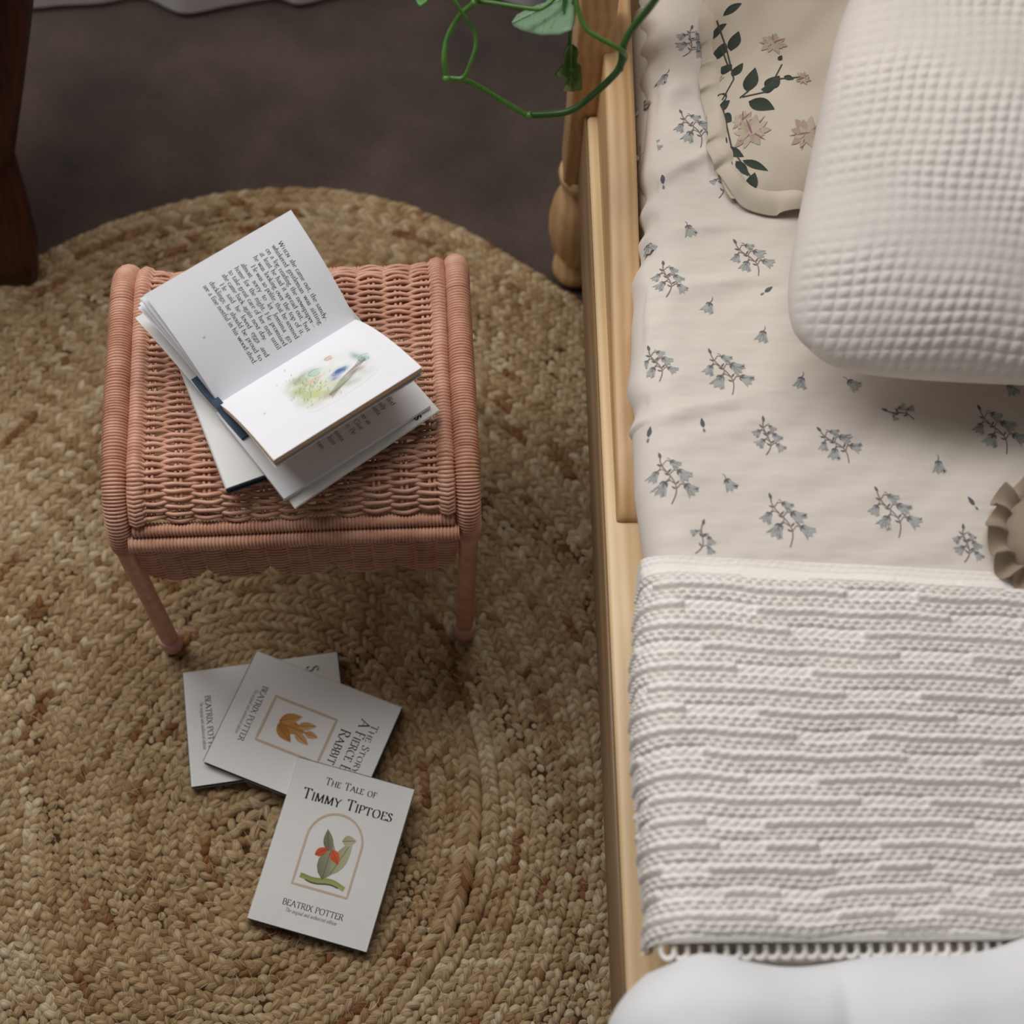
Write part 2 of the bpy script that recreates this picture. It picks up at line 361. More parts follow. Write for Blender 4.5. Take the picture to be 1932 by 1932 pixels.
# curtain with a wavy hem that just reaches the carpet
hem = smooth_path([P(q[0], q[1], 0)[:2].tolist() + [0] for q in ((-700, 10), (-450, -25), (-250, 12), (-80, -22), (40, 12), (115, 9), (190, 5), (268, -6), (345, 24), (430, 10), (520, -4), (565, 7), (640, -10), (760, -34), (880, -22), (1003, 13), (1080, -16), (1160, 10))], 16)
cx, cyy = hem[:, 0], hem[:, 1]; zz = np.linspace(0, 1, 26)
CV = np.zeros((2, len(cx), len(zz), 3))
for k, off in enumerate((-.0012, .0012)):
    for j, t in enumerate(zz):
        CV[k, :, j, 0] = cx; CV[k, :, j, 1] = 1.372 + (cyy - 1.372) * (1 - .5 * t) + off - (.0 if t > 0 else 0)
        CV[k, :, j, 2] = .001 + t * 2.12
V, Fc = joinVF([(CV[0].reshape(-1, 3), gridF(len(cx), len(zz)).tolist()), (CV[1].reshape(-1, 3), gridF(len(cx), len(zz))[:, ::-1].tolist())])
cu = mk('curtain', V, Fc, M['curtain']); tag(cu, 'white curtain whose wavy hem brushes the dark carpet at the top', 'curtain')
# ---------------------------------------------------------------- braided jute rug
RC0 = np.array([-.220, .356]); RC1 = np.array([-.212, .425]); RAX, RAY, K = .535, .652, 37
POST = np.array([.040, .988]); CHAIR = np.array([-.552, .945])
rug = thing('braided_rug', 'round braided jute rug in straw and brown under the pink stool and books', 'rug', (RC1[0], RC1[1], ZF))
def rug_pt(t, ph):                       # t in rows
    s = t / K; c = RC0 + (RC1 - RC0) * np.asarray(s)[..., None]
    dent = 1 - .052 * np.exp(-((ph - 1.08) / .34) ** 2) * np.clip(s, 0, 1) ** 5
    ax = RAX * s * dent; ay = RAY * s * dent
    gap = .006 * np.exp(-((ph + .25) / .55) ** 2) * (np.asarray(t) > 14)
    return np.stack([c[..., 0] + (ax + gap) * np.cos(ph), c[..., 1] + (ay + gap) * np.sin(ph)], -1)
nu_, nv_ = 8, 6
aa = np.linspace(-1, 1, nu_); bb_ = np.linspace(-1, 1, nv_)
A_, B_ = np.meshgrid(aa, bb_, indexing='ij')
wprof = np.clip(1 - np.abs(A_) ** 2.1, 0, 1) ** .62
T_y = wprof * np.sin(B_ * np.pi / 2); T_z = wprof * np.cos(B_ * np.pi / 2); T_x = A_
LF = gridF(nu_, nv_)
for k in range(K):
    ph = np.linspace(-np.pi, np.pi, 721); pts = rug_pt(k + .12 + (ph + np.pi) / (2 * np.pi), ph)
    seg = np.linalg.norm(np.diff(pts, axis=0), axis=1); L = np.concatenate([[0], np.cumsum(seg)])
    n = max(4, int(L[-1] / .0082)); VV, TT = [], []
    # strand colour runs: three strands, each with its own slow tone
    tone = [np.interp(np.arange(n), np.arange(0, n + 12, 6), RNG.uniform(.12, 1, len(np.arange(0, n + 12, 6)))) for _ in range(3)]
    brown = [np.zeros(n, bool) for _ in range(3)]
    for st in range(2):
        for _ in range(RNG.poisson(n / 90)):
            a0 = RNG.integers(0, n); brown[st][a0:a0 + RNG.integers(1, 7)] = True
    for side in (-1, 1):
        s = (np.arange(n) + (.25 if side > 0 else .75)) * L[-1] / n
        phs = np.interp(s, L, ph); t = k + .12 + (phs + np.pi) / (2 * np.pi)
        c = rug_pt(t, phs); c2 = rug_pt(t + .01, phs); c3 = rug_pt(t, phs + .002)
        nr = (c2 - c); wd = np.linalg.norm(rug_pt(t + .5, phs) - rug_pt(t - .5, phs), axis=1)
        tg = c3 - c; tg /= np.linalg.norm(tg, axis=1)[:, None]
        nr = np.stack([tg[:, 1], -tg[:, 0]], -1)      # outward normal
        wd = np.clip(wd, .012, .02)
        p0 = c + nr * (side * wd * .245)[:, None] + RNG.normal(0, .0005, (n, 2))
        keep = np.ones(n, bool)
        ang = side * (math.radians(36) + RNG.normal(0, .09, n))
        dx = tg * np.cos(ang)[:, None] - nr * np.sin(ang)[:, None]; dy = np.stack([-dx[:, 1], dx[:, 0]], -1)
        Ln = RNG.uniform(.0088, .0112, n) * (wd / .0165); Wn = RNG.uniform(.0038, .0053, n); Hn = RNG.uniform(.0042, .0060, n)
        lx = T_x[None] * Ln[:, None, None]; ly = T_y[None] * Wn[:, None, None] + side * .0016 * (T_x[None] ** 2)
        lift = np.where((k in (13, 14)), .004 * np.exp(-((phs + .3) / .6) ** 2), 0) + .0022 * np.sin(phs * 5 + k * .6)
        lz = ZF + .0042 + T_z[None] * Hn[:, None, None] - .0034 * T_x[None] ** 2 + (lift + RNG.normal(0, .0007, n))[:, None, None]
        lz = np.minimum(lz, .0045)
        Vx = p0[:, 0, None, None] + dx[:, 0, None, None] * lx + dy[:, 0, None, None] * ly
        Vy = p0[:, 1, None, None] + dx[:, 1, None, None] * lx + dy[:, 1, None, None] * ly
        st = (np.arange(n) * 2 + (side > 0)) % 3
        rv = np.clip(np.array([tone[st[i]][i] for i in range(n)]) + RNG.normal(0, .12, n), .11, 1)
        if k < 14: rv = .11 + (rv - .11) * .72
        rv = np.where(brown[int(side > 0)], RNG.uniform(.02, .13, n), rv)
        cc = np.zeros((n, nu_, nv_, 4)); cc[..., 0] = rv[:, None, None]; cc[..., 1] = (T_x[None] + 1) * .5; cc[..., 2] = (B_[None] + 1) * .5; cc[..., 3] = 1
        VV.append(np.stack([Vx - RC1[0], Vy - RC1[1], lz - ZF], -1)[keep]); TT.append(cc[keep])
    VV = np.concatenate(VV).reshape(-1, 3); TT = np.concatenate(TT).reshape(-1, 4); nl = len(VV) // (nu_ * nv_)
    FF = (LF[None] + (np.arange(nl) * nu_ * nv_)[:, None, None]).reshape(-1, 4)
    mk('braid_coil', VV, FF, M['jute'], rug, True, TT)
# dark backing under the coils
ph = np.linspace(0, 2 * np.pi, 160, endpoint=False); e = rug_pt(np.full(160, K - .6), np.where(ph > np.pi, ph - 2 * np.pi, ph)) - RC1
V = [(x * .985, y * .985, .0045) for x, y in e] + [(x * .985, y * .985, .0005) for x, y in e]
mk('backing', V, [tuple(range(160))] + [(i, i + 160, (i + 1) % 160 + 160, (i + 1) % 160) for i in range(160)], M['jute_base'], rug, False)
# loose fibres lifting off the jute
FVl, FFl, FTl = [], [], []
for q in range(11000):
    a = RNG.uniform(-np.pi, np.pi); rr = math.sqrt(RNG.uniform(.0, 1)) * (K - 1)
    c = rug_pt(np.array(rr), np.array(a)) - RC1; d = RNG.uniform(0, 6.28); L = RNG.uniform(.006, .018); bend = RNG.normal(0, .7)
    if np.linalg.norm(c + RC1 - POST) < .05: continue
    b = len(FVl)
    for i in range(4):
        t = i / 3; an = d + bend * t; x = c[0] + math.cos(an) * L * t; y = c[1] + math.sin(an) * L * t
        z = .0088 + .004 * math.sin(t * 2.6) * RNG.uniform(.4, 1); w = .00017
        FVl += [(x - math.sin(an) * w, y + math.cos(an) * w, z), (x + math.sin(an) * w, y - math.cos(an) * w, z + .0002)]
    for i in range(3): FFl.append((b + 2 * i, b + 2 * i + 1, b + 2 * i + 3, b + 2 * i + 2))
    FTl += [(RNG.uniform(.55, 1), .5, .5, 1)] * 8
fo = mk('loose_fibres', FVl, FFl, M['jute'], rug, True, FTl); fo['kind'] = 'stuff'
# ---------------------------------------------------------------- pink wicker stool
SY = math.radians(6.7); SC = P(325, 1222, 0)[:2] * .5 + P(878, 1193, 0)[:2] * .5
SD = .252; SC = SC + .5 * SD * np.array([-math.sin(SY), math.cos(SY)])
stool = thing('wicker_stool', 'dusty pink wicker stool with scalloped apron standing on the jute rug', 'stool', (SC[0], SC[1], .004), SY)
TR, ZT, RB = .0101, .2860, .050
def side_path(sx):
    pts = []; h = SD / 2
    def X(z): return sx * (.1395 + .0030 * min(1, z / .2))
    for z in np.linspace(.012, ZT - RB, 60): pts.append((X(z), -h, z))
    for a in np.linspace(0, math.pi / 2, 60)[1:]: pts.append((X(.2), -h + RB * (1 - math.cos(a)), ZT - RB + RB * math.sin(a)))
    for y in np.linspace(-h + RB, h - RB, 80)[1:]: pts.append((X(.2), y, ZT + .003 * (1 - (y / (h - RB)) ** 2)))
    for a in np.linspace(math.pi / 2, 0, 60)[1:]: pts.append((X(.2), h - RB * (1 - math.cos(a)), ZT - RB + RB * math.sin(a)))
    for z in np.linspace(ZT - RB, .012, 60)[1:]: pts.append((X(z), h, z))
    return np.array(pts)
def resample(p, step):
    d = np.concatenate([[0], np.cumsum(np.linalg.norm(np.diff(p, axis=0), axis=1))]); n = int(d[-1] / step)
    s = np.linspace(0, d[-1], n); return np.stack([np.interp(s, d, p[:, i]) for i in range(3)], -1), s
for sx in (-1, 1):
    p, s = resample(side_path(sx), .0003)
    top = np.clip((p[:, 2] - (ZT - RB - .012)) / .02, 0, 1)          # thick wraps above, fine cord on the legs
    ph_ = s / .0027 + .25 * np.sin(s * 90) + .1 * np.sin(s * 230)
    wrap = np.sqrt(1 - (2 * (ph_ % 1) - 1) ** 2); ridge = .0025 * top + .00022 * (1 - top)
    r = TR * (.93 + .07 * top) - .0014 + ridge * wrap + .00025 * np.sin(s * 41)
    tube('frame_tube', p, r, M['rattan'], stool, 16)
    for yy in (-SD / 2, SD / 2):
        V, Fc = lathe([(0, .0), (.0085, .0), (.0104, .002), (.0108, .012), (.0106, .020), (.0096, .0225), (.0075, .0228)], 20)
        V = V + np.array([sx * .1395, yy, 0]); mk('foot_cap', V, Fc, M['cap'], stool)
def seat_z(y, x=0):                       # seat profile front to back with a slight hollow across
    h = SD / 2 - .0125; a = np.abs(y + .0015); z = ZT + .0015 + 0 * a
    q = np.clip((a - (h - .036)) / .042, 0, 1); z = z - .030 * (1 - np.sqrt(np.clip(1 - q ** 2, 0, 1)))
    return z - .0035 * (1 - (np.asarray(x) / .128) ** 2)
yy = np.linspace(-(SD / 2 - .0075), SD / 2 - .010, 4000); zz = seat_z(yy)
d = np.concatenate([[0], np.cumsum(np.hypot(np.diff(yy), np.diff(zz)))])
NR = 83; rows_y = np.interp(np.linspace(0, d[-1], NR), d, yy)
SP = .0228; xs = np.linspace(-.1185, .1185, 122)
for j, y0 in enumerate(rows_y):
    nz = math.cos(min(1.3, max(0, (abs(y0 + .0015) - (SD / 2 - .0485)) / .042) * 1.45)); ny = -math.copysign(math.sqrt(max(0, 1 - nz * nz)), -y0 - .0015)
    w = np.sin(np.pi * xs / SP + np.pi / 2 + np.pi * j); w = np.sign(w) * np.abs(w) ** .75
    off = .0027 * w + RNG.normal(0, .00018)
    yj = y0 + .0004 * np.sin(xs * 60 + j) - .0005 * np.cos(np.pi * xs / SP * 2 + j) + RNG.normal(0, .0003)
    mid = np.stack([xs, yj + ny * off, seat_z(y0, xs) + nz * off], -1)
    def hook(s):
        b = seat_z(y0, .128); return [(s * x, y0 + ny * (z - .0), b + nz * z) for x, z in ((.1215, .0052), (.1260, .0070), (.1302, .0046), (.1315, -.0005), (.1305, -.006))]
    path = np.vstack([np.array(hook(-1))[::-1], mid, np.array(hook(1))])
    tube('weft_strand', path, .00188 + RNG.normal(0, .00008), M['rattan'], stool, 7)
ysk = np.linspace(-(SD / 2 - .008), SD / 2 - .011, 60)
for i in range(-5, 6):
    for o in (-.0021, .0021):
        tube('stake', np.stack([np.full(60, i * SP + o), ysk, seat_z(ysk, i * SP)], -1), .0016, M['rattan'], stool, 6)
for sx in (-1, 1):
    tube('edge_rod', np.stack([np.full(60, sx * .1255), ysk, seat_z(ysk, .128) - .0005], -1), .0052, M['rattan'], stool, 10)
NW = .0029
def wrapped_bar(name, y, z, rr, x0, x1, tilt=0.0):
    s = np.arange(x0, x1, .0004); w = np.abs(np.sin(np.pi * (s / NW + .2 * np.sin(s * 70)))) ** .6
    tube(name, np.stack([s, np.full(len(s), y), z + tilt * s + .0006 * np.sin(s * 35)], -1), rr - .0018 + .0018 * w, M['rattan'], stool, 12)
def apron(yf, front):
    zt = .2410; n5 = 5; x0, x1 = -.133, .133; wsc = (x1 - x0) / n5
    def bottom(x):                        # scalloped lower outline
        f = ((x - x0) / wsc) % 1.0; return zt - .038 - .030 * np.sqrt(np.clip(1 - (2 * f - 1) ** 2, 0, 1))
    xx = np.linspace(x0, x1, 240); bz = bottom(xx); spk = wsc / 3
    for j in range(26):
        z = zt - .001 - j * .0027 + .0
        ok = bz < z + .0004
        idx = np.where(ok)[0]
        if len(idx) < 4: continue
        for run in np.split(idx, np.where(np.diff(idx) > 1)[0] + 1):
            if len(run) < 5: continue
            x = xx[run]; w = np.sin(np.pi * (x - x0) / spk + np.pi * j)
            sag = -.0009 * np.cos(2 * np.pi * (x - x0) / spk)
            tube('apron_strand', np.stack([x, yf + .0022 * w * (1 if front else -1), z + sag + RNG.normal(0, .0002)], -1), .00145, M['rattan'], stool, 6)
    for i in range(n5):
        f = np.linspace(0.0, 1, 30)[1:-1]; x = x0 + (i + f) * wsc
        tube('scallop_edging', np.stack([x, np.full(len(x), yf), bottom(x)], -1), .0017, M['rattan'], stool, 7)
    for i in range(1, 15):
        x = x0 + i * spk
        tube('apron_stake', np.array([(x, yf, zt + .004), (x, yf, float(bottom(np.array(x))) + .001)]), .0012, M['rattan'], stool, 6)
for sgn in (-1, 1):
    yb = -(SD / 2 + .0045) if sgn < 0 else SD / 2 - .009
    wrapped_bar('wrapped_band', yb + (.006 if sgn < 0 else 0), .2585, .0062, -.131, .131)
    wrapped_bar('wrapped_rail', yb + sgn * .0015, .2490, .0076, -.135, .135)
    apron(yb + sgn * .0005, sgn < 0)
# ---------------------------------------------------------------- storybooks
def frame_from(o, ax, z):                 # parent frame: origin pixel, pixel along the width axis
    a = P(*o, z); b = P(*ax, z); return a, math.atan2(b[1] - a[1], b[0] - a[0])
def jacket_mesh(W, H, T, r=.0022, th=.0004):
    prof = [(W + .0004, T)]               # outer line: top edge, round the spine, bottom edge
    for a in np.linspace(math.pi / 2, math.pi, 5): prof.append((r + r * math.cos(a), T - r + r * math.sin(a)))
    for a in np.linspace(math.pi, 1.5 * math.pi, 5): prof.append((r + r * math.cos(a), r + r * math.sin(a)))
    prof.append((W + .0004, 0)); p = np.array(prof); t = np.gradient(p, axis=0); t /= np.linalg.norm(t, axis=1)[:, None]
    inn = p - np.stack([t[:, 1], -t[:, 0]], -1) * -th; n = len(p)
    inn = p + np.stack([-t[:, 1], t[:, 0]], -1) * th
    V = []
    for y in (0, H): V += [(x, y, z) for x, z in p] + [(x, y, z) for x, z in inn]
    Fc = []
    for i in range(n - 1):
        o0, o1, i0, i1 = i, i + 1, n + i, n + i + 1; S = 2 * n
        Fc += [(o0, o0 + S, o1 + S, o1), (i0, i1, i1 + S, i0 + S), (o0, o1, i1, i0), (o0 + S, i0 + S, i1 + S, o1 + S)]
    for e in (0, n - 1): Fc.append((e, n + e, n + e + 2 * n, e + 2 * n))
    return V, Fc
def closed_book(name, label, o, ax, z, W, H, T, tilt=(0, 0), group=None):
    a, rz = frame_from(o, ax, z + T); b = thing(name, label, 'book', (a[0], a[1], z), rz, group)
    b.rotation_euler = (tilt[0], tilt[1], rz)
    mk('dust_jacket', *jacket_mesh(W, H, T), M['jacket'], b, False)
    lst = [box_arr(.0008, W - .0002, -.0007, H + .0007, T - .0024, T - .0005), box_arr(.0008, W - .0002, -.0007, H + .0007, .0005, .0024), box_arr(.0006, .0024, -.0007, H + .0007, .0024, T - .0024)]
    mk('hard_cover', *joinVF(lst), M['board'], b, False)
    box('page_block', .0025, W - .003, .0022, H - .0022, .0025, T - .0025, M['pagedge'], b)
    return b
def cover_print(b, W, H, T, lines, name='title_text', mat='ink'):
    V, Fc = place_text(lines, lambda x, y: (x, y, T + .00025)); return mk(name, V, Fc, M[mat], b, False)
def ribbon(pts, w, closed=False):
    p = np.asarray(pts, float); n = len(p)
    if closed: t = np.roll(p, -1, 0) - np.roll(p, 1, 0)
    else: t = np.gradient(p, axis=0)
    t /= np.linalg.norm(t, axis=1)[:, None]; nn = np.stack([-t[:, 1], t[:, 0]], -1) * (w / 2)
    V = np.vstack([p + nn, p - nn]); k = range(n if closed else n - 1)
    return V, [(i, (i + 1) % n, (i + 1) % n + n, i + n) for i in k]
def leafpoly(cx, cy, L, Wd, ang, n=7, z=0.0):   # pointed oval as a fan of quads along its midrib
    t = np.linspace(0, 1, n); w = Wd / 2 * np.sin(np.pi * t ** .8); ca, sa = math.cos(ang), math.sin(ang); V = []
    for s in (1, -1):
        for a, b in zip((t - .5) * L, w * s): V.append((cx + ca * a - sa * b, cy + sa * a + ca * b))
    return np.array(V), [(i, i + 1, n + i + 1, n + i) for i in range(n - 1)]
class Print:                              # coloured flat print collected into one mesh
    def __init__(s): s.V, s.F, s.C = [], [], []
    def add(s, V2, Fc, c, c2=None):
        b = len(s.V); V2 = np.asarray(V2)
        for i, q in enumerate(V2):
            s.V.append(tuple(q)); k = i / max(1, len(V2) - 1)
            s.C.append(c if c2 is None else tuple(c[j] * (1 - k) + c2[j] * k for j in range(4)))
        s.F += [tuple(i + b for i in f) for f in Fc]
    def build(s, name, fn, parent):
        return mk(name, [fn(*q) for q in s.V], s.F, M['tint'], parent, True, s.C)
BT = .0095
# squirrel-tale book, front cover
W1, H1 = .1104, .1480
bk = closed_book('storybook', 'white jacketed book with the arched tan frame and two line title, nearest the bottom', (466, 1729), (690.7, 1793.7), .0045, W1, H1, BT, (math.radians(6.4), 0), 'storybooks on the rug')
cover_print(bk, W1, H1, BT, [('The Tale of', .0066, W1 * .5, H1 * .885, 'c', .0485, dict(smallcaps=True, track=.07, W=.13)),
    ('Timmy Tiptoes', .0096, W1 * .512, H1 * .772, 'c', .0845, dict(smallcaps=True, track=.06, W=.135))])
cover_print(bk, W1, H1, BT, [('BEATRIX POTTER', .0052, W1 * .493, H1 * .134, 'c', .0560, dict(track=.06, W=.115))], 'author_text')
cover_print(bk, W1, H1, BT, [('The original and authorized edition', .0034, W1 * .493, H1 * .098, 'c', .0475, dict(skew=.22, W=.09, track=.03))], 'edition_text', 'inkg')
arch = [(-.0255, -.0345), (.0255, -.0345), (.0255, .009)] + [(.0255 * math.cos(a), .009 + .0255 * math.sin(a)) for a in np.linspace(0, math.pi, 20)[1:-1]] + [(-.0255, .009)]
arch = np.array(arch) + np.array([W1 * .497, H1 * .50]); arch_d = []
for q in range(len(arch)):
    p0, p1 = arch[q], arch[(q + 1) % len(arch)]; arch_d += [p0 + (p1 - p0) * t for t in np.linspace(0, 1, 6, endpoint=False)]
V2, Fc = ribbon(arch_d, .0020, True); mk('picture_frame_print', [(x, y, BT + .0003) for x, y in V2], Fc, M['gold'], bk, False)
pr = Print(); cx0, cy0 = W1 * .5, H1 * .50
xx = np.linspace(-.021, .0205, 16); V2, Fc = ribbon([(cx0 + x, cy0 - .0265 + .0012 * math.sin(x * 200) + .0012 * math.cos(x * 90)) for x in xx], .0042); pr.add(V2, Fc, lin(128, 140, 70), lin(170, 172, 110))
V2, Fc = ribbon([(cx0 + x, cy0 - .0285 + .0012 * math.sin(x * 200)) for x in xx[2:-2]], .0012); pr.add(V2, Fc, lin(92, 92, 50))
for (x, y, L, w, a, c1, c2) in ((-.001, -.008, .034, .017, 1.57, (112, 112, 88), (168, 164, 140)), (.010, -.002, .036, .013, 1.25, (150, 150, 112), (186, 182, 150)), (-.006, .010, .020, .009, 1.9, (104, 106, 84), (140, 138, 112)),
        (-.0085, -.001, .014, .0075, .7, (206, 96, 60), (190, 80, 52)), (.0045, -.003, .015, .0085, -.9, (212, 100, 62), (196, 84, 54)), (.0125, .014, .013, .010, .3, (160, 158, 122), (190, 186, 154))):
    V2, Fc = leafpoly(cx0 + x, cy0 + y, L, w, a); pr.add(V2, Fc, lin(*c1), lin(*c2))
    V2, Fc = ribbon([(cx0 + x - math.cos(a) * L * .48, cy0 + y - math.sin(a) * L * .48), (cx0 + x + math.cos(a) * L * .4, cy0 + y + math.sin(a) * L * .4)], .0005); pr.add(V2, Fc, lin(90, 86, 64))
_z = [0]
def lay(T):
    def f(x, y): _z[0] += 1; return (x, y, T + .0003 + (_z[0] // 14) * 1.2e-6)
    return f
pr.build('cover_picture', lay(BT), bk)
# book under it, turned on its side
W2, H2 = .1160, .1480
bk = closed_book('storybook', 'white jacketed book with the square tan frame, middle of the three on the rug', (485.3, 1226.6), (384.2, 1434.3), .0130, W2, H2, BT, (math.radians(-0.9), 0), 'storybooks on the rug')
cover_print(bk, W2, H2, BT, [('The Story of', .0068, W2 * .50, H2 * .872, 'c', .0640, dict(smallcaps=True, track=.07)),
    ('A Fierce Bad', .0094, W2 * .50, H2 * .797, 'c', .0660, dict(smallcaps=True, track=.06, W=.12)), ('Rabbit', .0094, W2 * .50, H2 * .706, 'c', .0350, dict(smallcaps=True, track=.07, W=.12))])
cover_print(bk, W2, H2, BT, [('BEATRIX POTTER', .0053, W2 * .5, H2 * .136, 'c', .0560, dict(track=.06, W=.115))], 'author_text')
cover_print(bk, W2, H2, BT, [('The original and authorized edition', .0034, W2 * .5, H2 * .100, 'c', .0460, dict(skew=.22, W=.09, track=.03))], 'edition_text', 'inkg')
x0, x1, y0, y1 = W2 * .30, W2 * .685, H2 * .238, H2 * .655; fr = []
for p0, p1 in (((x0, y0), (x1, y0)), ((x1, y0), (x1, y1)), ((x1, y1), (x0, y1)), ((x0, y1), (x0, y0))):
    fr += [(p0[0] + (p1[0] - p0[0]) * t, p0[1] + (p1[1] - p0[1]) * t) for t in np.linspace(0, 1, 8, endpoint=False)]
V2, Fc = ribbon(fr, .0024, True); mk('picture_frame_print', [(x, y, BT + .0003) for x, y in V2], Fc, M['gold'], bk, False)
pr = Print(); cx0, cy0 = (x0 + x1) / 2, (y0 + y1) / 2
for (x, y, L, w, a, c1, c2) in ((.0, -.004, .028, .013, 1.57, (176, 122, 60), (196, 146, 84)), (.0075, -.009, .022, .011, 1.0, (160, 106, 50), (188, 138, 78)), (-.0075, -.009, .022, .011, 2.14, (170, 116, 58), (202, 156, 96)), (.0065, .008, .018, .008, 1.2, (190, 142, 88), (206, 168, 120)), (-.0065, .008, .018, .008, 1.94, (182, 130, 72), (210, 170, 124)), (0, .015, .014, .007, 1.57, (186, 136, 80), (210, 170, 124))):
    V2, Fc = leafpoly(cx0 + x, cy0 + y, L, w, a); pr.add(V2, Fc, lin(*c1), lin(*c2))
    V2, Fc = ribbon([(cx0 + x - math.cos(a) * L * .48, cy0 + y - math.sin(a) * L * .48), (cx0 + x + math.cos(a) * L * .4, cy0 + y + math.sin(a) * L * .4)], .0005); pr.add(V2, Fc, lin(132, 84, 40))
pr.build('cover_picture', lay(BT), bk)
# lowest of the three
W3, H3 = .1117, .1456
bk = closed_book('storybook', 'white jacketed book lying lowest, half hidden under the turned book', (345, 1268), (361, 1483), .0045, W3, H3, .0082, (0, 0), 'storybooks on the rug')
cover_print(bk, W3, H3, .0082, [('BEATRIX POTTER', .0052, W3 * .49, H3 * .128, 'c', .0560, dict(track=.06, W=.115))], 'author_text')
cover_print(bk, W3, H3, .0082, [('S', .0110, W3 * .10, H3 * .795, 'l', 0, dict(W=.12))])
cover_print(bk, W3, H3, .0082, [('The original and authorized edition', .0034, W3 * .49, H3 * .092, 'c', .0465, dict(skew=.22, W=.09, track=.03))], 'edition_text', 'inkg')
# closed book on the stool
ZS = .2985                                # top of the woven seat
a = P(425, 922, ZS + .0095); b_ = P(340, 700, ZS + .0095); up = (b_ - a)[:2]; rz = math.atan2(up[1], up[0]) - math.pi / 2
bk = thing('storybook', 'closed white jacketed book lying on the stool under the open one', 'book', (a[0], a[1], ZS), rz, 'storybooks on the stool')
mk('dust_jacket', *jacket_mesh(.108, .146, .0095), M['jacket'], bk, False)
mk('hard_cover', *joinVF([box_arr(.0008, .1076, -.0007, .1467, .0068, .009), box_arr(.0008, .1076, -.0007, .1467, .0005, .0024), box_arr(.0006, .0024, -.0007, .1467, .0024, .0068)]), M['board'], bk, False)
box('page_block', .0330, .105, .0022, .1438, .0025, .0067, M['pagedge'], bk)
box('spine_lining', .0026, .0328, .0003, .1455, .0026, .0066, M['board'], bk)
# open book
ZB = ZS + .0100
zg = ZB + .016; zA = ZB + .072; zC = ZB + .064
Gm = P((670 + 411) / 2, (598 + 757) / 2, zg); q1 = P(670, 598, zg); q2 = P(411, 757, zg)
gd = (q1 - q2)[:2]; GH = np.linalg.norm(gd); gang = math.atan2(gd[1], gd[0]) - math.pi / 2
ob = thing('open_storybook', 'open picture book with one text page and one illustrated page on the pink stool', 'book', (Gm[0], Gm[1], ZB), gang, None)
ca, sa = math.cos(gang), math.sin(gang)
def obl(px, py, z): p = P(px, py, z) - Gm; return np.array([ca * p[0] + sa * p[1], -sa * p[0] + ca * p[1], z - ZB])
cA, cB, cG1, cG2, cC, cD = obl(549, 396, zA), obl(272, 556, zA), obl(670, 598, zg), obl(411, 757, zg), obl(796, 693, zC), obl(517, 868, zC)
def bil(p00, p10, p01, p11, u, v): return (p00 * (1 - u) + p10 * u) * (1 - v) + (p01 * (1 - u) + p11 * u) * v
def Lpage(u, v, off=0.0):                 # u outer edge -> gutter, v foot -> head
    p = bil(cB, cG2, cA, cG1, u, v); p = p + np.array([0, 0, .006 * math.sin(math.pi * u) - .004 * u ** 8 + off]); return p
def Rpage(u, v, off=0.0):                 # u gutter -> outer edge
    p = bil(cG2, cD, cG1, cC, u, v); return p + np.array([0, 0, .006 * math.sin(math.pi * u) - .004 * (1 - u) ** 8 + off])
def sheet_obj(name, fn, mat, thick=.00025, nu=48, nv=4, us=(0, 1)):
    us_ = np.linspace(us[0], us[1], nu); vs = np.linspace(0, 1, nv)
    a = np.array([[fn(u, v) for v in vs] for u in us_]); b = a - np.array([0, 0, thick])
    g = gridF(nu, nv); n = nu * nv; Fc = g[:, ::-1].tolist() + (g + n).tolist()
    bd = [i * nv for i in range(nu)] + [(nu - 1) * nv + j for j in range(1, nv)] + [i * nv + nv - 1 for i in range(nu - 2, -1, -1)] + [j for j in range(nv - 2, 0, -1)]
    for i in range(len(bd)): p, q = bd[i], bd[(i + 1) % len(bd)]; Fc.append((p, q, q + n, p + n))
    o = mk(name, np.vstack([a.reshape(-1, 3), b.reshape(-1, 3)]), Fc, mat, ob, False); return o
lp = sheet_obj('text_page', Lpage, M['page'])
rp = sheet_obj('picture_page', Rpage, M['page'])
def fan(fn, outer_shift, drop):           # a page below the top one, its free edge lower
    def f(u, v):
        p = fn(u, v); k = (1 - u) if fn is Lpage else u
        return p + np.array([outer_shift[0] * k, outer_shift[1] * k, -drop * k - .0006 * (1 - k)])
    return f
for sh, dr in (((-.003, -.003), .006), ((-.0038, -.0032), .0075), ((-.006, -.0045), .016), ((-.007, -.004), .0175), ((-.0075, -.006), .023), ((-.0082, -.0045), .0245)):
    sheet_obj('page', fan(Lpage, sh, dr), M['page'])
sheet_obj('page_block', fan(Rpage, (.0, -.0005), .0004), M['pagedge'], .0068)
sheet_obj('page', fan(Rpage, (.002, -.001), .0086), M['page'])
# low page that stays near the right-hand cover, with the ends of its lines
zl = ZB + .0085; l1, l2 = obl(812, 765, zl), obl(536, 941, zl); lg2 = np.array([.004, -.0715, .0085]); lg1 = np.array([.004, .0715, .0085])
def Low(u, v): return bil(lg2, l2, lg1, l1, u, v) + np.array([0, 0, .0015 * math.sin(math.pi * u)])
sheet_obj('page_block', Low, M['page'], .0045)
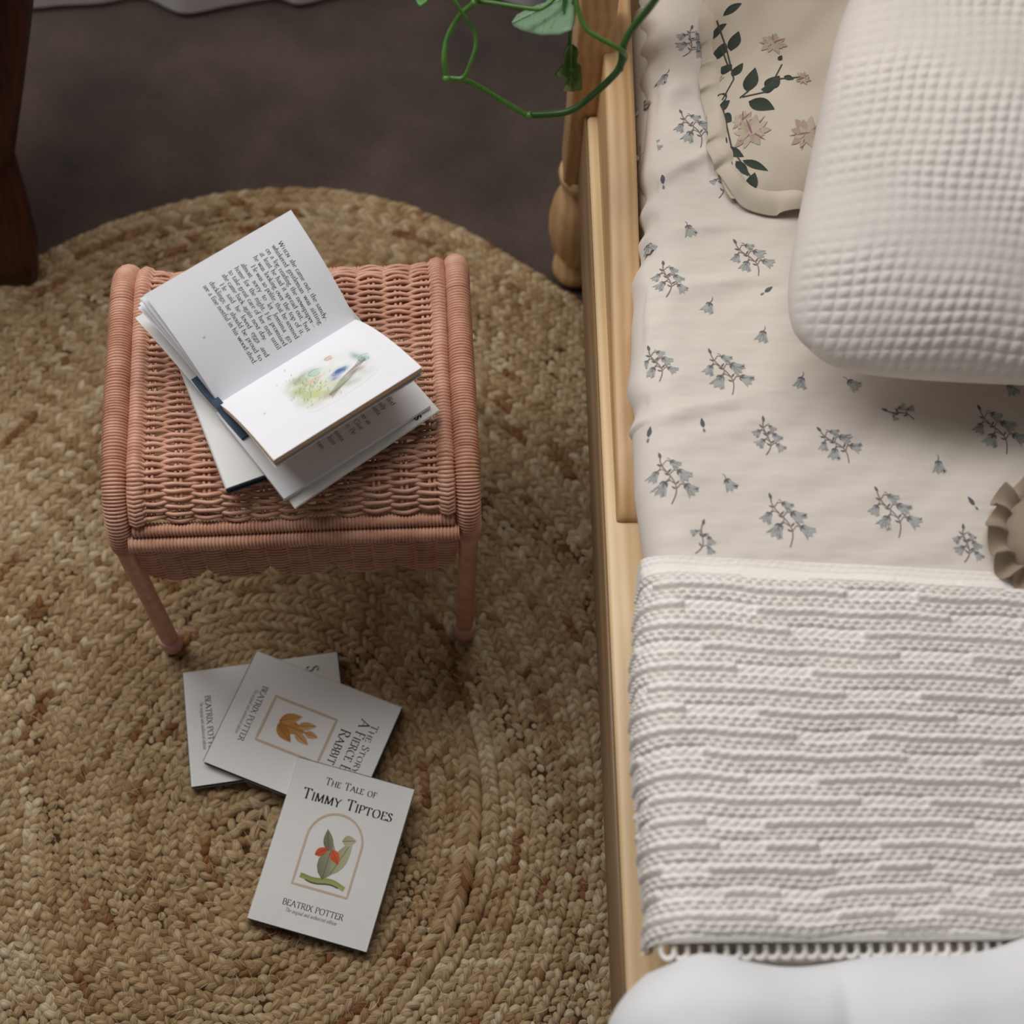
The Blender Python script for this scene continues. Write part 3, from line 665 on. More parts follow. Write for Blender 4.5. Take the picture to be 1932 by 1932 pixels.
# covers: boards with jacket, the pair turned slightly against the pages
k1, k2 = obl(830, 775, ZB + .0032), obl(557, 960, ZB + .0032); kw = (k1 - k2) / np.linalg.norm(k1 - k2)
px_ = np.array([kw[1], -kw[0], 0]); spn0 = k2 - px_ * .118; spn1 = k1 - px_ * .118
def Rc(u, v): return bil(spn0, k2, spn1, k1, u, v)
def Rc_in(u, v): p = bil(spn0, k2, spn1, k1, .02 + u * .965, .006 + v * .988); return p - np.array([0, 0, .0005])
sheet_obj('front_cover_jacket', Rc, M['jacket'], .0005); sheet_obj('hard_cover', Rc_in, M['board'], .0022)
def Fl(u, v): return bil(spn0, k2, spn1, k1, .42 + .575 * u, .004 + .992 * v) + np.array([0, 0, .0007])
sheet_obj('jacket_flap', Fl, M['jacket'], .0004)
c4 = obl(255, 600, ZB + .028); c3b = spn0 + px_ * .012; c3t = spn1 + px_ * .012
c4t = c4 + (c3t - c3b)
def Lc(u, v): return bil(c4, c3b, c4t, c3t, u, v) + np.array([0, 0, .003 * math.sin(math.pi * u)])
sheet_obj('back_cover_jacket', Lc, M['jacket'], .0005)
sheet_obj('hard_cover', lambda u, v: bil(c4, c3b, c4t, c3t, .03 + .97 * u, .004 + .992 * v) + np.array([0, 0, .003 * math.sin(math.pi * u) - .0005]), M['board'], .002)
s0, s1 = obl(349, 703, ZB + .0145), obl(456, 828, ZB + .0125); dv = kw * .143
def Sp(u, v):
    p = s0 * (1 - u) + s1 * u + np.array([0, 0, .0035 * math.exp(-((u - .52) / .1) ** 2)]); return p + dv * v * .05
sheet_obj('blue_spine', Sp, M['board'], .0028, 24)
# text on the left page: u across, v down, in page metres
PWm, PHm = np.linalg.norm(cA - cG1), np.linalg.norm(cA - cB)
def onL(x, y): return Lpage(x / PWm, 1 + y / PHm, .00015)
body = ['When she came out, the sandy-', 'whiskered gentleman was sitting', 'on a log reading the newspaper_', 'at least he had it spread out, but', 'he was looking over the top of it.', '>He was so polite, that he seemed', 'almost sorry to let Jemima go', 'home for the night. He promised',
        'to take great care of her nest until', 'she came back again next day.', '>He said he loved eggs and', 'ducklings; he should be proud to', 'see a fine nestful in his wood-shed.']
lines = []
for i, s in enumerate(body):
    y = -(.178 + i * .0432) * PHm; x = .19 * PWm; w = .715 * PWm
    if s[0] == '>': x += .06 * PWm; w -= .06 * PWm; s = s[1:]
    if i == 0:
        lines.append(('When', .0038, x, y, 'l', .15 * PWm, dict(smallcaps=True, track=.1, W=.12))); x += .18 * PWm; w -= .18 * PWm; s = s[5:]
    lines.append((s, .0042, x, y, 'l', w if s != body[9] else w * .86, dict(W=.10, wide=1.22)))
V, Fc = place_text(lines, onL)
pt = mk('printed_text', V, Fc, M['inkb'], lp, False)
V, Fc = place_text([('31', .0022, .548 * PWm, -.868 * PHm, 'c', 0, dict(W=.1))], onL); mk('page_number', V, Fc, M['inkg'], lp, False)
RW, RH = np.linalg.norm(cC - cG1), np.linalg.norm(cC - cD)
def onR(x, y): return Rpage(x / RW, 1 + y / RH, .00012)
V, Fc = place_text([('31', .0022, .5 * RW, -.868 * RH, 'c', 0, dict(W=.1))], onR); mk('page_number', V, Fc, M['inkg'], rp, False)
lines = []
for s, px, py in (('uffed', 734, 757), ('asily', 719, 766), ('nima', 708, 775), ('on as', 689, 792), ('Give', 675, 803), ('e. Be', 661, 812), ('nima', 639, 824), ('him', 625, 833), ('com-', 604, 842)):
    q = obl(px, py, ZB + .0105); lines.append((s, .0043, q[0], q[1] - .001, 'c', 0, dict(W=.10, wide=1.22)))
V, Fc = place_text(lines, lambda x, y: (x, y, .0117)); mk('printed_text', V, Fc, M['inkb'], ob, False)
q = obl(783, 791, ZB + .0045); V, Fc = place_text([('s', .0095, q[0], q[1], 'c', 0, dict(W=.13))], lambda x, y: (x, y, .0046)); mk('printed_text', V, Fc, M['ink'], ob, False)
# vignette: loose watercolour of foliage, a log and leaves (plain stand-in)
gu, gv = 90, 80; VX, VC = [], []
pw = np.array(lin(236, 236, 240))
blobs = [(.20, .62, .20, .22, (176, 186, 128), .9), (.16, .40, .15, .20, (160, 176, 112), .7), (.33, .30, .20, .18, (196, 200, 132), .9), (.30, .80, .14, .10, (128, 142, 96), .75), (.43, .74, .07, .075, (146, 192, 176), 1.0),
         (.40, .60, .10, .04, (206, 140, 108), .95), (.60, .18, .30, .10, (150, 178, 140), .6), (.55, .60, .30, .30, (222, 228, 214), .6), (.92, .45, .07, .08, (120, 178, 160), 1.0), (.88, .60, .04, .12, (126, 170, 156), .8),
         (.62, .47, .09, .055, (84, 118, 176), 1.1), (.55, .40, .05, .04, (92, 122, 170), .9), (.66, .86, .045, .045, (222, 168, 136), 1.0), (.38, .18, .10, .06, (196, 176, 180), .6), (.74, .30, .20, .035, (150, 128, 92), .6)]
for i in range(gu):
    for j in range(gv):
        x, y = i / (gu - 1), j / (gv - 1); c = pw.copy()
        rr = ((x - .5) / .5) ** 4 + ((y - .5) / .5) ** 4; edge = max(0, 1 - rr) ** .8
        nz = .75 + .45 * fnoise(np.array(x * 30.), np.array(y * 30.), 3)
        for bx_, by_, sx_, sy_, cc, am in blobs:
            k = am * math.exp(-((x - bx_) / sx_) ** 2 - ((y - by_) / sy_) ** 2) * 1.3 * edge * float(np.clip(nz, .35, 1.2)); k = min(1, k); c = c * (1 - k) + np.array(lin(*cc)) * k
        VX.append(onR((.26 + .56 * y_ if False else (.30 + .52 * (1 - y))) * RW, -(.70 - .60 * x) * RH) if False else onR((.24 + .58 * (1 - y)) * RW, -(.71 - .56 * x) * RH)); VC.append(tuple(c[:3]) + (1,))
VC_ = np.array(VC)[:, :3]; far = np.abs(VC_ - pw[:3]).max(1) > .012
keepf = [f for f in gridF(gu, gv)[:, ::-1].tolist() if any(far[i] for i in f)]
mk('watercolour_print', VX, keepf, M['tint'], rp, True, VC)
pr = Print(); rs = random.Random(5)
def vg(x, y): return ((.24 + .58 * (1 - y)) * RW, -(.71 - .56 * x) * RH)
for k in range(5): V2, Fc = ribbon([vg(.36 + .56 * t, .10 + .022 * k + .30 * t + .01 * math.sin(t * 9 + k)) for t in np.linspace(0, 1, 10)], .0005); pr.add(V2, Fc, lin(112, 98, 80))
for k in range(70):
    x, y = rs.gauss(.28, .11), rs.gauss(.52, .2); d = rs.uniform(.4, 1.4); L = rs.uniform(.02, .05)
    V2, Fc = ribbon([vg(x + L * t * math.cos(d), y + L * t * math.sin(d) + .01 * math.sin(3 * t)) for t in (0, .5, 1)], .00035); pr.add(V2, Fc, lin(*rs.choice(((110, 128, 76), (142, 150, 92), (120, 110, 80)))))
for cx_, cy_, rx, ry, c in ((.43, .74, .065, .07, (104, 128, 120)), (.62, .47, .085, .05, (52, 66, 104)), (.92, .45, .06, .07, (72, 110, 100)), (.66, .86, .04, .04, (150, 104, 84))):
    V2, Fc = ribbon([vg(cx_ + rx * math.cos(a) * (1 + .12 * math.sin(3 * a)), cy_ + ry * math.sin(a)) for a in np.linspace(.3, 5.6, 18)], .00042); pr.add(V2, Fc, lin(*c))
pr.build('watercolour_linework', lambda x, y: Rpage(x / RW, 1 + y / RH, .0002), rp)
# ---------------------------------------------------------------- bed frame (local x across the bed, y towards the head)
BO = np.array([.102, .198]); BR = math.atan2(.0751, .9972); bex = np.array([math.cos(BR), math.sin(BR)]); bey = np.array([-math.sin(BR), math.cos(BR)])
def bedp(px, py, z): p = P(px, py, z)[:2] - BO; return float(p @ bex), float(p @ bey)
bed = thing('bed_frame', 'pale pine bed frame with turned post and curved guard board along the mattress', 'bed', (BO[0], BO[1], ZF), BR)
bz = -ZF                                  # local height offset
HR = .286                                 # rail top above the rug
def rail(x0, x1, y0=-.86, y1=.775): return box('side_rail', x0, x1, y0, y1, .184 + bz, HR + bz, M['pine'], bed, .0045, 3)
rail(.0012, .036); rail(.700, .736)
box('rail_shade_layer', -.0012, .0012, -.86, .775, .186 + bz, HR - .003 + bz, M['rail_shade'], bed, .0005, 1)  # thin brown wood layer added over the rail; shade is in its colour
def gz(y):                                # top line of the guard board
    q = (y - .365); e = min(1, max(0, q / .045)); r = .012 * math.sqrt(max(0, 1 - (1 - e) ** 2))
    return HR + r + .052 * (1 / (1 + math.exp(-(y - .535) / .052))) + .03 * max(0, (y - .62) / .25)
def guard(x0, x1):
    ys = np.concatenate([.365 + .045 * np.linspace(0, 1, 14) ** 2, np.linspace(.415, .86, 60)]); b = .004
    V = []
    for y in ys:
        t = gz(y) + bz; V += [(x0, y, HR - .03 + bz), (x0, y, t - b), (x0 + b * .3, y, t - b * .3), (x0 + b, y, t), (x1 - b, y, t), (x1 - b * .3, y, t - b * .3), (x1, y, t - b), (x1, y, HR - .03 + bz)]
    Fc = gridF(len(ys), 8, True)[:, ::-1].tolist() + [tuple(range(8)), tuple(range((len(ys) - 1) * 8, len(ys) * 8))[::-1]]
    o = mk('guard_board', V, Fc, M['pine2'], bed)
    md = o.modifiers.new('es', 'EDGE_SPLIT'); md.split_angle = math.radians(50); return o
guard(.0100, .0355)
def post(x, y, top):
    V, Fc = lathe([(0, 0), (.013, 0), (.020, .004), (.024, .014), (.023, .026), (.017, .034), (.0155, .038), (.020, .046), (.027, .062), (.031, .085), (.0315, .108), (.029, .130), (.023, .150), (.0185, .160), (.0195, .164), (.024, .170), (.026, .180), (.024, .1885), (0, .1885)], 28)
    f = mk('turned_foot', V + np.array([x + .004, y, 0]), Fc, M['pine2'], bed)
    box('post', x - .0185, x + .0145, y - .020, y + .022, .188, top, M['pine2'], bed, .003, 2)
for x in (.0035, .7325):
    post(x, .796, .80); post(x, -.875, .5)
box('head_board', .018, .72, .872, .894, .20, .74, M['pine'], bed, .004); box('foot_board', .02, .715, -.89, -.872, .20, .46, M['pine'], bed, .004)
for i in range(9): box('slat', .0365, .6995, -.80 + i * .185, -.72 + i * .185, .200 + bz, .214 + bz, M['pine'], bed, .002)
# ---------------------------------------------------------------- mattress with floral fitted sheet
mat = thing('mattress', 'mattress in a cream fitted sheet printed with grey blue sprigs', 'mattress', (BO[0], BO[1], .2145), BR)
mz = .2145
box('ticking', .040, .697, -.86, .866, 0, .128, M['mattress'], mat, .02, 3)
ZM = .364
def sedge(y):                             # left outline of the sheet along the bed
    return float(np.interp(y, [-.9, .0, .30, .364, .44, .518, .56, .608, .68, .8, .9], [.036, .034, .026, .0205, .0215, .0225, .030, .038, .043, .048, .05]))
RID = []
for (a, b, w, h) in (((1208, 350), (1345, 285), .006, .006), ((1225, 190), (1300, 160), .010, .005), ((1228, 300), (1260, 120), .012, .004), ((1250, 250), (1330, 330), .010, -.003), ((1225, 440), (1420, 420), .006, .0022), ((1230, 545), (1480, 520), .007, .0024),
        ((1225, 790), (1420, 750), .006, .002), ((1300, 905), (1500, 890), .009, .0016), ((1184, 660), (1222, 520), .005, .006), ((1200, 700), (1228, 610), .005, .004), ((1215, 400), (1232, 340), .006, .004)):
    RID.append((np.array(bedp(*a, ZM)), np.array(bedp(*b, ZM)), w, h))
def sheet_h(x, y):
    z = .0016 * fnoise(x * 26, y * 40, 5, 3) + .0007 * fnoise(x * 120, y * 260, 8, 3)
    for a, b, w, h in RID:
        d = b - a; L2 = d @ d; t = np.clip(((x - a[0]) * d[0] + (y - a[1]) * d[1]) / L2, 0, 1)
        dist = np.hypot(x - a[0] - t * d[0], y - a[1] - t * d[1]); z = z + h * np.exp(-(dist / w) ** 2) * np.sin(np.pi * np.clip(t, .08, .92)) ** .4
    return z
RR = .034
def sheet_z(x, y):                        # height of the sheet at a point on the bed
    e = np.array([sedge(v) for v in np.atleast_1d(y)]).reshape(np.shape(y)); d = np.clip(x - e, 0, RR)
    return ZM - RR + np.sqrt(np.clip(RR ** 2 - (RR - d) ** 2, 0, None)) + sheet_h(x, y) * np.clip((x - e) / .02, .15, 1)
ysn = np.linspace(-.06, .868, 470); side = np.linspace(0, 1, 7); arc = np.linspace(0, math.pi / 2, 14)[1:]; fx = np.concatenate([np.linspace(0, .32, 170)[1:], np.linspace(.32, .628, 30)[1:]])
SV = np.zeros((len(ysn), len(side) + len(arc) + len(fx), 3))
for i, y in enumerate(ysn):
    e = sedge(y); q = e + .003 * math.sin(y * 55) * (.3 + .7 * (y > .5))
    xs_ = np.concatenate([e + .014 * (1 - side), e + RR * (1 - np.cos(arc)), e + RR + fx * (.694 - e - RR) / .628])
    zs_ = np.concatenate([.292 + (ZM - RR - .292) * side, ZM - RR + RR * np.sin(arc), np.full(len(fx), ZM)])
    hh = sheet_h(xs_, np.full(len(xs_), y)); wt = np.clip((xs_ - e) / .02, .15, 1); wt[:len(side)] = .1
    SV[i, :, 0] = xs_ - np.where(np.arange(len(xs_)) < len(side) + 6, .0025 * np.sin(y * 120 + 3 * np.sin(y * 31)) * (y > .42), 0); SV[i, :, 1] = y; SV[i, :, 2] = zs_ + hh * wt - mz
sh = mk('fitted_sheet', SV.reshape(-1, 3), gridF(*SV.shape[:2])[:, ::-1], M['sheet'], mat)
def drape(px, py, zf, z0):                # pixel -> point on a soft surface
    z = z0
    for _ in range(6): x, y = bedp(px, py, z); z = float(zf(np.array(x), np.array(y)))
    return x, y, z
# sprig print, draped on the sheet
SPR = [(1300, 82, 1.0, -.4), (1308, 245, 1.15, .25), (1413, 490, 1.05, .35), (1258, 530, .95, -.1), (1366, 705, 1.2, .25), (1238, 690, .9, .1), (1262, 905, 1.2, .05), (1446, 828, .85, -.1), (1578, 842, 1.0, .5), (1878, 815, 1.25, .25), (1478, 985, 1.25, .15), (1680, 970, 1.2, .2), (1822, 1030, .8, -.2), (1322, 1018, .75, -.4), (1700, 782, .65, 1.1), (1360, 350, .75, -.2), (1490, 350, .8, .7), (1218, 290, .7, 0)]
SING = [(1256, 148, -.6), (1298, 434, .3), (1340, 580, -.4), (1441, 634, -.3), (1771, 880, 0), (1371, 915, .5), (1602, 728, .8), (1513, 722, -.3), (1222, 470, .2), (1210, 210, 0), (1905, 735, .4)]
BUD = [(1250, 337, .1), (1325, 798, .1), (1832, 945, .5), (1450, 546, -.9), (1225, 815, -.2)]
SCL = .00042                              # metres per pixel on the sheet
cG, cD_, cS = lin(178, 179, 176), lin(112, 110, 111), lin(142, 129, 124)
def put(pr, x0, y0, rot, V2, Fc, c, c2=None):
    V2 = np.asarray(V2); ca, sa = math.cos(rot), math.sin(rot)
    pr.add(np.stack([x0 + ca * V2[:, 0] - sa * V2[:, 1], y0 + sa * V2[:, 0] + ca * V2[:, 1]], -1), Fc, c, c2)
def bell(pr, x0, y0, rot, s):             # a bell flower: calyx, fluted pale cup with pointed lobes
    n = 7; top = [(-.10 * s, 0), (.10 * s, 0)]
    out = [(-.16, 0), (-.42, -.55), (-.62, -1.0), (-.3, -.82), (-.12, -1.12), (.12, -.84), (.38, -1.1), (.5, -.8), (.66, -.9), (.42, -.45), (.16, 0)]
    V2 = np.array([(0, -.5)] + out) * s; put(pr, x0, y0, rot, V2, [(0, i, i + 1) for i in range(1, len(out))], cG)
    for a in (-.5, -.15, .2, .5): V2, Fc = ribbon([(0, -.1 * s), (a * .5 * s, -.5 * s), (a * s, -.92 * s)], .07 * s); put(pr, x0, y0, rot, V2, Fc, lin(146, 149, 152))
    V2 = np.array([(0, .12), (-.25, .02), (-.34, -.25), (-.12, -.1), (0, -.3), (.12, -.1), (.34, -.25), (.25, .02)]) * s; put(pr, x0, y0, rot, V2, [(0, i, i + 1) for i in range(1, 7)], cD_)
    V2, Fc = ribbon([(0, .1 * s), (.08 * s, .4 * s), (0, .6 * s)], .07 * s); put(pr, x0, y0, rot, V2, Fc, cS)
def sprig(pr, x0, y0, k, rot):
    L = .034 * k; st = [(.004 * math.sin(t * 5) * k, (t - .5) * L) for t in np.linspace(0, 1, 14)]
    V2, Fc = ribbon(st, .0009); put(pr, x0, y0, rot, V2, Fc, cS)
    for t, sd, s in ((.30, 1, .0085), (.40, -1, .0092), (.60, 1, .0088), (.66, -1, .0072), (.82, 1, .0066)):
        if k < .8 and t in (.40, .82): continue
        bx_, by_ = .004 * math.sin(t * 5) * k, (t - .5) * L; tx, ty = bx_ + sd * .0062 * k, by_ + .0018 * k
        V2, Fc = ribbon([(bx_, by_), ((bx_ + tx) / 2, by_ + .003 * k), (tx, ty)], .0007); put(pr, x0, y0, rot, V2, Fc, cS)
        ca, sa = math.cos(rot), math.sin(rot); bell(pr, x0 + ca * tx - sa * ty, y0 + sa * tx + ca * ty, rot + sd * .7, s * k * .95)
        V2, Fc = leafpoly(bx_ - sd * .002, by_ + .001, .0042, .0014, 1.57 + sd * .9, 5); put(pr, x0, y0, rot, V2, Fc, cD_)
    V2, Fc = leafpoly(.004 * math.sin(5) * k, .5 * L + .002, .0056, .0024, 1.7, 6); put(pr, x0, y0, rot, V2, Fc, cD_)
pr = Print()
for (px, py, k, rot) in SPR: x, y, z = drape(px, py, sheet_z, ZM); sprig(pr, x, y, k, rot + BR * 0)
for (px, py, rot) in SING: x, y, z = drape(px, py, sheet_z, ZM); bell(pr, x, y + .004, rot, .0095)
for (px, py, rot) in BUD:
    x, y, z = drape(px, py, sheet_z, ZM); V2, Fc = leafpoly(0, 0, .009, .0035, 1.57, 6); put(pr, x, y, rot, V2, Fc, lin(100, 104, 112)); V2, Fc = leafpoly(0, -.007, .004, .002, 1.57, 5); put(pr, x, y, rot, V2, Fc, cS)
rs = random.Random(3)
for i in range(6):                        # the print goes on across the far half of the bed
    for j in range(8):
        x = .345 + i * .062 + rs.uniform(-.012, .012); y = .30 + j * .066 + rs.uniform(-.014, .014)
        if x < .665: (sprig(pr, x, y, rs.uniform(.75, 1.2), rs.uniform(-.4, .5)) if (i + j) % 3 else bell(pr, x, y, rs.uniform(-.6, .6), .0095))
_z[0] = 0
def on_sheet(x, y):
    _z[0] += 1; return (x, y, float(sheet_z(np.array(x), np.array(y))) + .0003 + (_z[0] % 40) * 3e-6 - mz)
pr.build('sprig_print', on_sheet, mat)
# ---------------------------------------------------------------- floral pillow with a gathered flange
FX0, FX1, FY0, FY1 = .101, .560, .616, .866
fp = thing('floral_pillow', 'ivory pillow printed with dark green leaves and pink blossoms, tucked under the waffle pillow', 'pillow', (BO[0], BO[1], ZM), BR)
def fp_z(x, y):
    u = np.clip((x - FX0) / (FX1 - FX0) * 2 - 1, -1, 1); v = np.clip((y - FY0) / (FY1 - FY0 + .06) * 2 - 1, -1, 1)
    t = (1 - np.abs(u) ** 3.2) ** .55 * (1 - np.abs(v) ** 2.6) ** .55
    w = .004 * np.sin((x - y * .6) * 95 + 2 * np.sin(y * 30)) * np.exp(-((y - .80) / .09) ** 2) + .0035 * np.sin(x * 60 + y * 25) + .002 * fnoise(x * 60, y * 60, 11, 3)
    return ZM + .004 + .058 * t + w * np.clip(t * 3, 0, 1)
gx, gy = np.meshgrid(np.sin(np.linspace(-1, 1, 110) * np.pi / 2), np.sin(np.linspace(-1, 1, 80) * np.pi / 2), indexing='ij')
X = FX0 + (gx + 1) / 2 * (FX1 - FX0); Y = FY0 + (gy + 1) / 2 * (FY1 - FY0)
_k = 1 - .035 * np.abs(gx) ** 8 * np.abs(gy) ** 8; X = (FX0 + FX1) / 2 + (X - (FX0 + FX1) / 2) * _k; Y = (FY0 + FY1) / 2 + (Y - (FY0 + FY1) / 2) * _k
top = np.stack([X, Y, fp_z(X, Y) - ZM], -1); bot = np.stack([X, Y, np.full_like(X, .0055)], -1)
n = X.size; g = gridF(*X.shape)
mk('pillow_cover', np.vstack([top.reshape(-1, 3), bot.reshape(-1, 3)]), np.vstack([g[:, ::-1], g + n]), M['floralcloth'], fp)
def flange(name, pts, width, amp, freq, parent, mat_, z0, zoff, nrow=9, lift=.0):
    p = smooth_path([q + (0,) for q in pts], 40); t = np.gradient(p, axis=0); t /= np.linalg.norm(t, axis=1)[:, None]; nn = np.stack([t[:, 1], -t[:, 0]], -1)
    s = np.concatenate([[0], np.cumsum(np.linalg.norm(np.diff(p, axis=0), axis=1))]); V = []
    for i in range(len(p)):
        for j in range(nrow):
            k = j / (nrow - 1); wv = math.sin(s[i] * freq + 1.5 * math.sin(s[i] * freq * .37))
            d = width * k * (1 + .12 * math.sin(s[i] * freq * .5)); sl = t[i] * (.004 * k * math.sin(s[i] * freq * 1.3 + 1))
            q = p[i, :2] + nn[i] * d + sl[:2]
            V.append((q[0], q[1], z0(k) + amp * (.25 + .75 * k) * (wv + 1.0) + lift * math.sin(math.pi * k) - zoff))
    V = np.array(V); n = len(V); g = gridF(len(p), nrow); bt = V - np.array([0, 0, .0012])
    return mk(name, np.vstack([V, bt]), np.vstack([g, (g + n)[:, ::-1]]), mat_, parent)
flange('flange', [(.118, .862), (.112, .80), (.109, .74), (.111, .68), (.118, .640), (.134, .626), (.175, .624), (.25, .627), (.36, .627)][::-1], -.017, .0038, 190, fp, M['floralcloth'], lambda k: ZM + .014 - .009 * k, ZM, 12, .004)
# leaves and blossoms on the pillow
pr = Print(); dk = lin(52, 60, 54)
def fpt(px, py): return drape(px, py, fp_z, ZM + .05)
LEAV = [(1382, 16, 40, 22, 20), (1355, 58, 30, 24, 0), (1386, 78, 42, 26, 65), (1357, 99, 34, 28, 150), (1369, 131, 30, 20, 120), (1391, 132, 28, 22, 40), (1417, 152, 50, 30, 70), (1458, 156, 36, 34, 40), (1448, 168, 26, 22, 160), (1437, 198, 62, 24, -40), (1357, 190, 34, 26, 100), (1366, 200, 22, 20, 20), (1369, 225, 32, 24, -50), (1362, 268, 34, 20, -60), (1384, 288, 50, 20, -40), (1400, 318, 46, 18, -60), (1425, 312, 60, 16, -35), (1418, 345, 40, 26, 70), (1372, 310, 40, 20, 95), (1488, 147, 22, 12, -30), (1472, 110, 16, 10, 60)]
for px, py, L, w, a in LEAV:
    x, y, z = fpt(px, py); V2, Fc = leafpoly(0, 0, L * .00040, w * .00040, 0, 8); put(pr, x, y, math.radians(a), V2, Fc, dk, lin(72, 80, 70))
for a, b in (((1352, 40), (1372, 100)), ((1372, 100), (1384, 150)), ((1384, 150), (1362, 190)), ((1395, 186), (1412, 172)), ((1400, 184), (1445, 174)), ((1455, 160), (1475, 122)), ((1462, 150), (1510, 146)), ((1362, 200), (1380, 280)), ((1375, 130), (1360, 90)), ((1380, 280), (1420, 340))):
    p = [fpt(a[0] + (b[0] - a[0]) * t, a[1] + (b[1] - a[1]) * t)[:2] for t in np.linspace(0, 1, 7)]; V2, Fc = ribbon(p, .0011); pr.add(V2, Fc, lin(84, 80, 70))
for px, py, r in ((1458, 82, 30), (1515, 148, 17), (1417, 250, 38), (1522, 252, 36), (1347, 160, 18), (1400, 228, 22)):
    x, y, z = fpt(px, py)
    for q in range(15):
        a = q * 2.4; d = r * .00040 * math.sqrt((q + .5) / 15) * .75
        V2, Fc = leafpoly(x + d * math.cos(a), y + d * math.sin(a), r * .00026, r * .00014, a, 6); pr.add(V2, Fc, lin(*random.choice(((186, 170, 148), (194, 178, 160), (178, 156, 142)))))
    for q in range(4):
        a = random.uniform(0, 6.28); V2, Fc = leafpoly(x + r * .00015 * math.cos(a), y + r * .00015 * math.sin(a), r * .0005, .0016, a, 6); pr.add(V2, Fc, lin(*random.choice(((144, 104, 112), (158, 116, 118)))))
_z[0] = 0
def on_fp(x, y): _z[0] += 1; return (x, y, float(fp_z(np.array(x), np.array(y))) + .0006 + (_z[0] % 50) * 4e-6 - ZM)
pr.build('leaf_print', on_fp, fp)
# ---------------------------------------------------------------- soft blocks: waffle pillow, knitted blanket, quilt, cushion
def pillow_mesh(o, ea, eb, en, W, Hh, T, disp, nu, nv, bulge=(3.0, 3.0), corner=.05, low=.35):
    gu_ = np.sin(np.linspace(-1, 1, nu) * np.pi / 2 * .985) / math.sin(np.pi / 2 * .985); gv_ = np.sin(np.linspace(-1, 1, nv) * np.pi / 2 * .985) / math.sin(np.pi / 2 * .985)
    gu_ = .55 * gu_ + .45 * np.linspace(-1, 1, nu); gv_ = .55 * gv_ + .45 * np.linspace(-1, 1, nv)
    U, Vv = np.meshgrid(gu_, gv_, indexing='ij')
    r4 = np.clip(np.abs(U) ** 5 * np.abs(Vv) ** 5, 0, 1); k = 1 - corner * r4
    a = (U * k + 1) / 2 * W; b = (Vv * k + 1) / 2 * Hh
    t = np.clip((1 - np.abs(U) ** bulge[0]), 0, 1) ** .5 * np.clip((1 - np.abs(Vv) ** bulge[1]), 0, 1) ** .5
    h = T * t; D = disp(a, b, U, Vv) * np.clip(t * 2.2, .15, 1)
    top = o + a[..., None] * ea + b[..., None] * eb + (h + D)[..., None] * en; bot = o + a[..., None] * ea + b[..., None] * eb - (low * h)[..., None] * en
    g = gridF(nu, nv); n = U.size
    return np.vstack([top.reshape(-1, 3), bot.reshape(-1, 3)]), np.vstack([g[:, ::-1], g + n])
wpz = .418
w0 = np.array(bedp(1448, 706, wpz) + (wpz,)); w1 = np.array(bedp(1932, 727, wpz + .004) + (wpz + .004,)); w2 = np.array(bedp(1588, 0, wpz + .085) + (wpz + .085,))
ea = w1 - w0; ea /= np.linalg.norm(ea); eb = w2 - w0; eb /= np.linalg.norm(eb); en = np.cross(ea, eb); en /= np.linalg.norm(en)
def waffle(a, b, U, Vv):
    p = .0088; aa_ = a + .0030 * fnoise(a * 50, b * 50, 61, 2); bb2 = b + .0026 * fnoise(a * 50, b * 50, 62, 2)
    c = (np.abs(np.sin(np.pi * aa_ / p)) * np.abs(np.sin(np.pi * bb2 / p * 1.0)))
    return .0024 * c ** .8 * (.25 + .75 * np.clip(.5 + fnoise(a * 45, b * 45, 23, 2), 0, 1)) + .0035 * fnoise(a * 26, b * 26, 21, 2)
wp = thing('waffle_pillow', 'large oatmeal waffle weave pillow leaning over the floral pillow', 'pillow', (BO[0], BO[1], 0), BR)
V, Fc = pillow_mesh(w0, ea, eb, en, .44, .36, .060, waffle, 330, 270, (3.4, 3.0), .13, .42)
mk('waffle_cover', V, Fc, M['waffle'], wp)
# knitted blanket: ribs and stitch rows, folded edge at the top, tucked over the rail side
kb = thing('knitted_blanket', 'cream chunky ribbed knit blanket spread across the bed', 'blanket', (BO[0], BO[1], 0), BR)
ZK = ZM + .019
def kn_edge(y): return .0155 + .004 * math.sin(y * 21 + 1) - .012 * np.clip((.2 - y) / .25, 0, 1) * .6
nY, nX = 330, 430
ty = np.linspace(0, 1, nY); tx = np.linspace(0, 1, nX)
KY0, KLEN = .004, .273                   # runs under the quilt at the foot
LX = .62; SIDE = .075
VV = np.zeros((nX, nY, 3)); 
Yg = KY0 + ty[None, :] * (KLEN + .03) + 0 * tx[:, None]; Sg = (tx ** 1.15)[:, None] * (LX + SIDE) + 0 * ty[None, :]
slope = -.072                             # rows drop slightly to the right
Yend = KY0 + KLEN
rowc = Yg + .0030 * fnoise(Sg * 22, Yg * 20, 31, 2) + .0010 * fnoise(Sg * 110, Yg * 60, 35, 2)
per = .0162; phs = rowc / per; rid = np.floor(phs); fr_ = phs - rid
brk = np.sin(Sg * 31 + rid * 2.4) + .8 * np.sin(Sg * 67 + rid * 5.1) > .55      # where the puffy rib gives way to plain stitches
puff = np.where(fr_ < .52, np.sin(np.pi * fr_ / .52), 0) ** .7
stp = .0074; st1 = np.abs(np.sin(np.pi * (Sg / stp + .5 * (np.floor(fr_ * 4) % 2)))) ** .7
rowb = np.where(fr_ >= .52, np.abs(np.sin(np.pi * (fr_ - .52) / .24)), 0) ** .7
disp = .0060 * np.where(brk, .45 * puff * st1, puff * (.72 + .28 * st1)) + .0050 * rowb * (.22 + .78 * st1)
low = .0032 * fnoise(Sg * 17, Yg * 24, 33, 3) - .0025 * np.exp(-((Yg - .03 - .05 * Sg) / .012) ** 2)
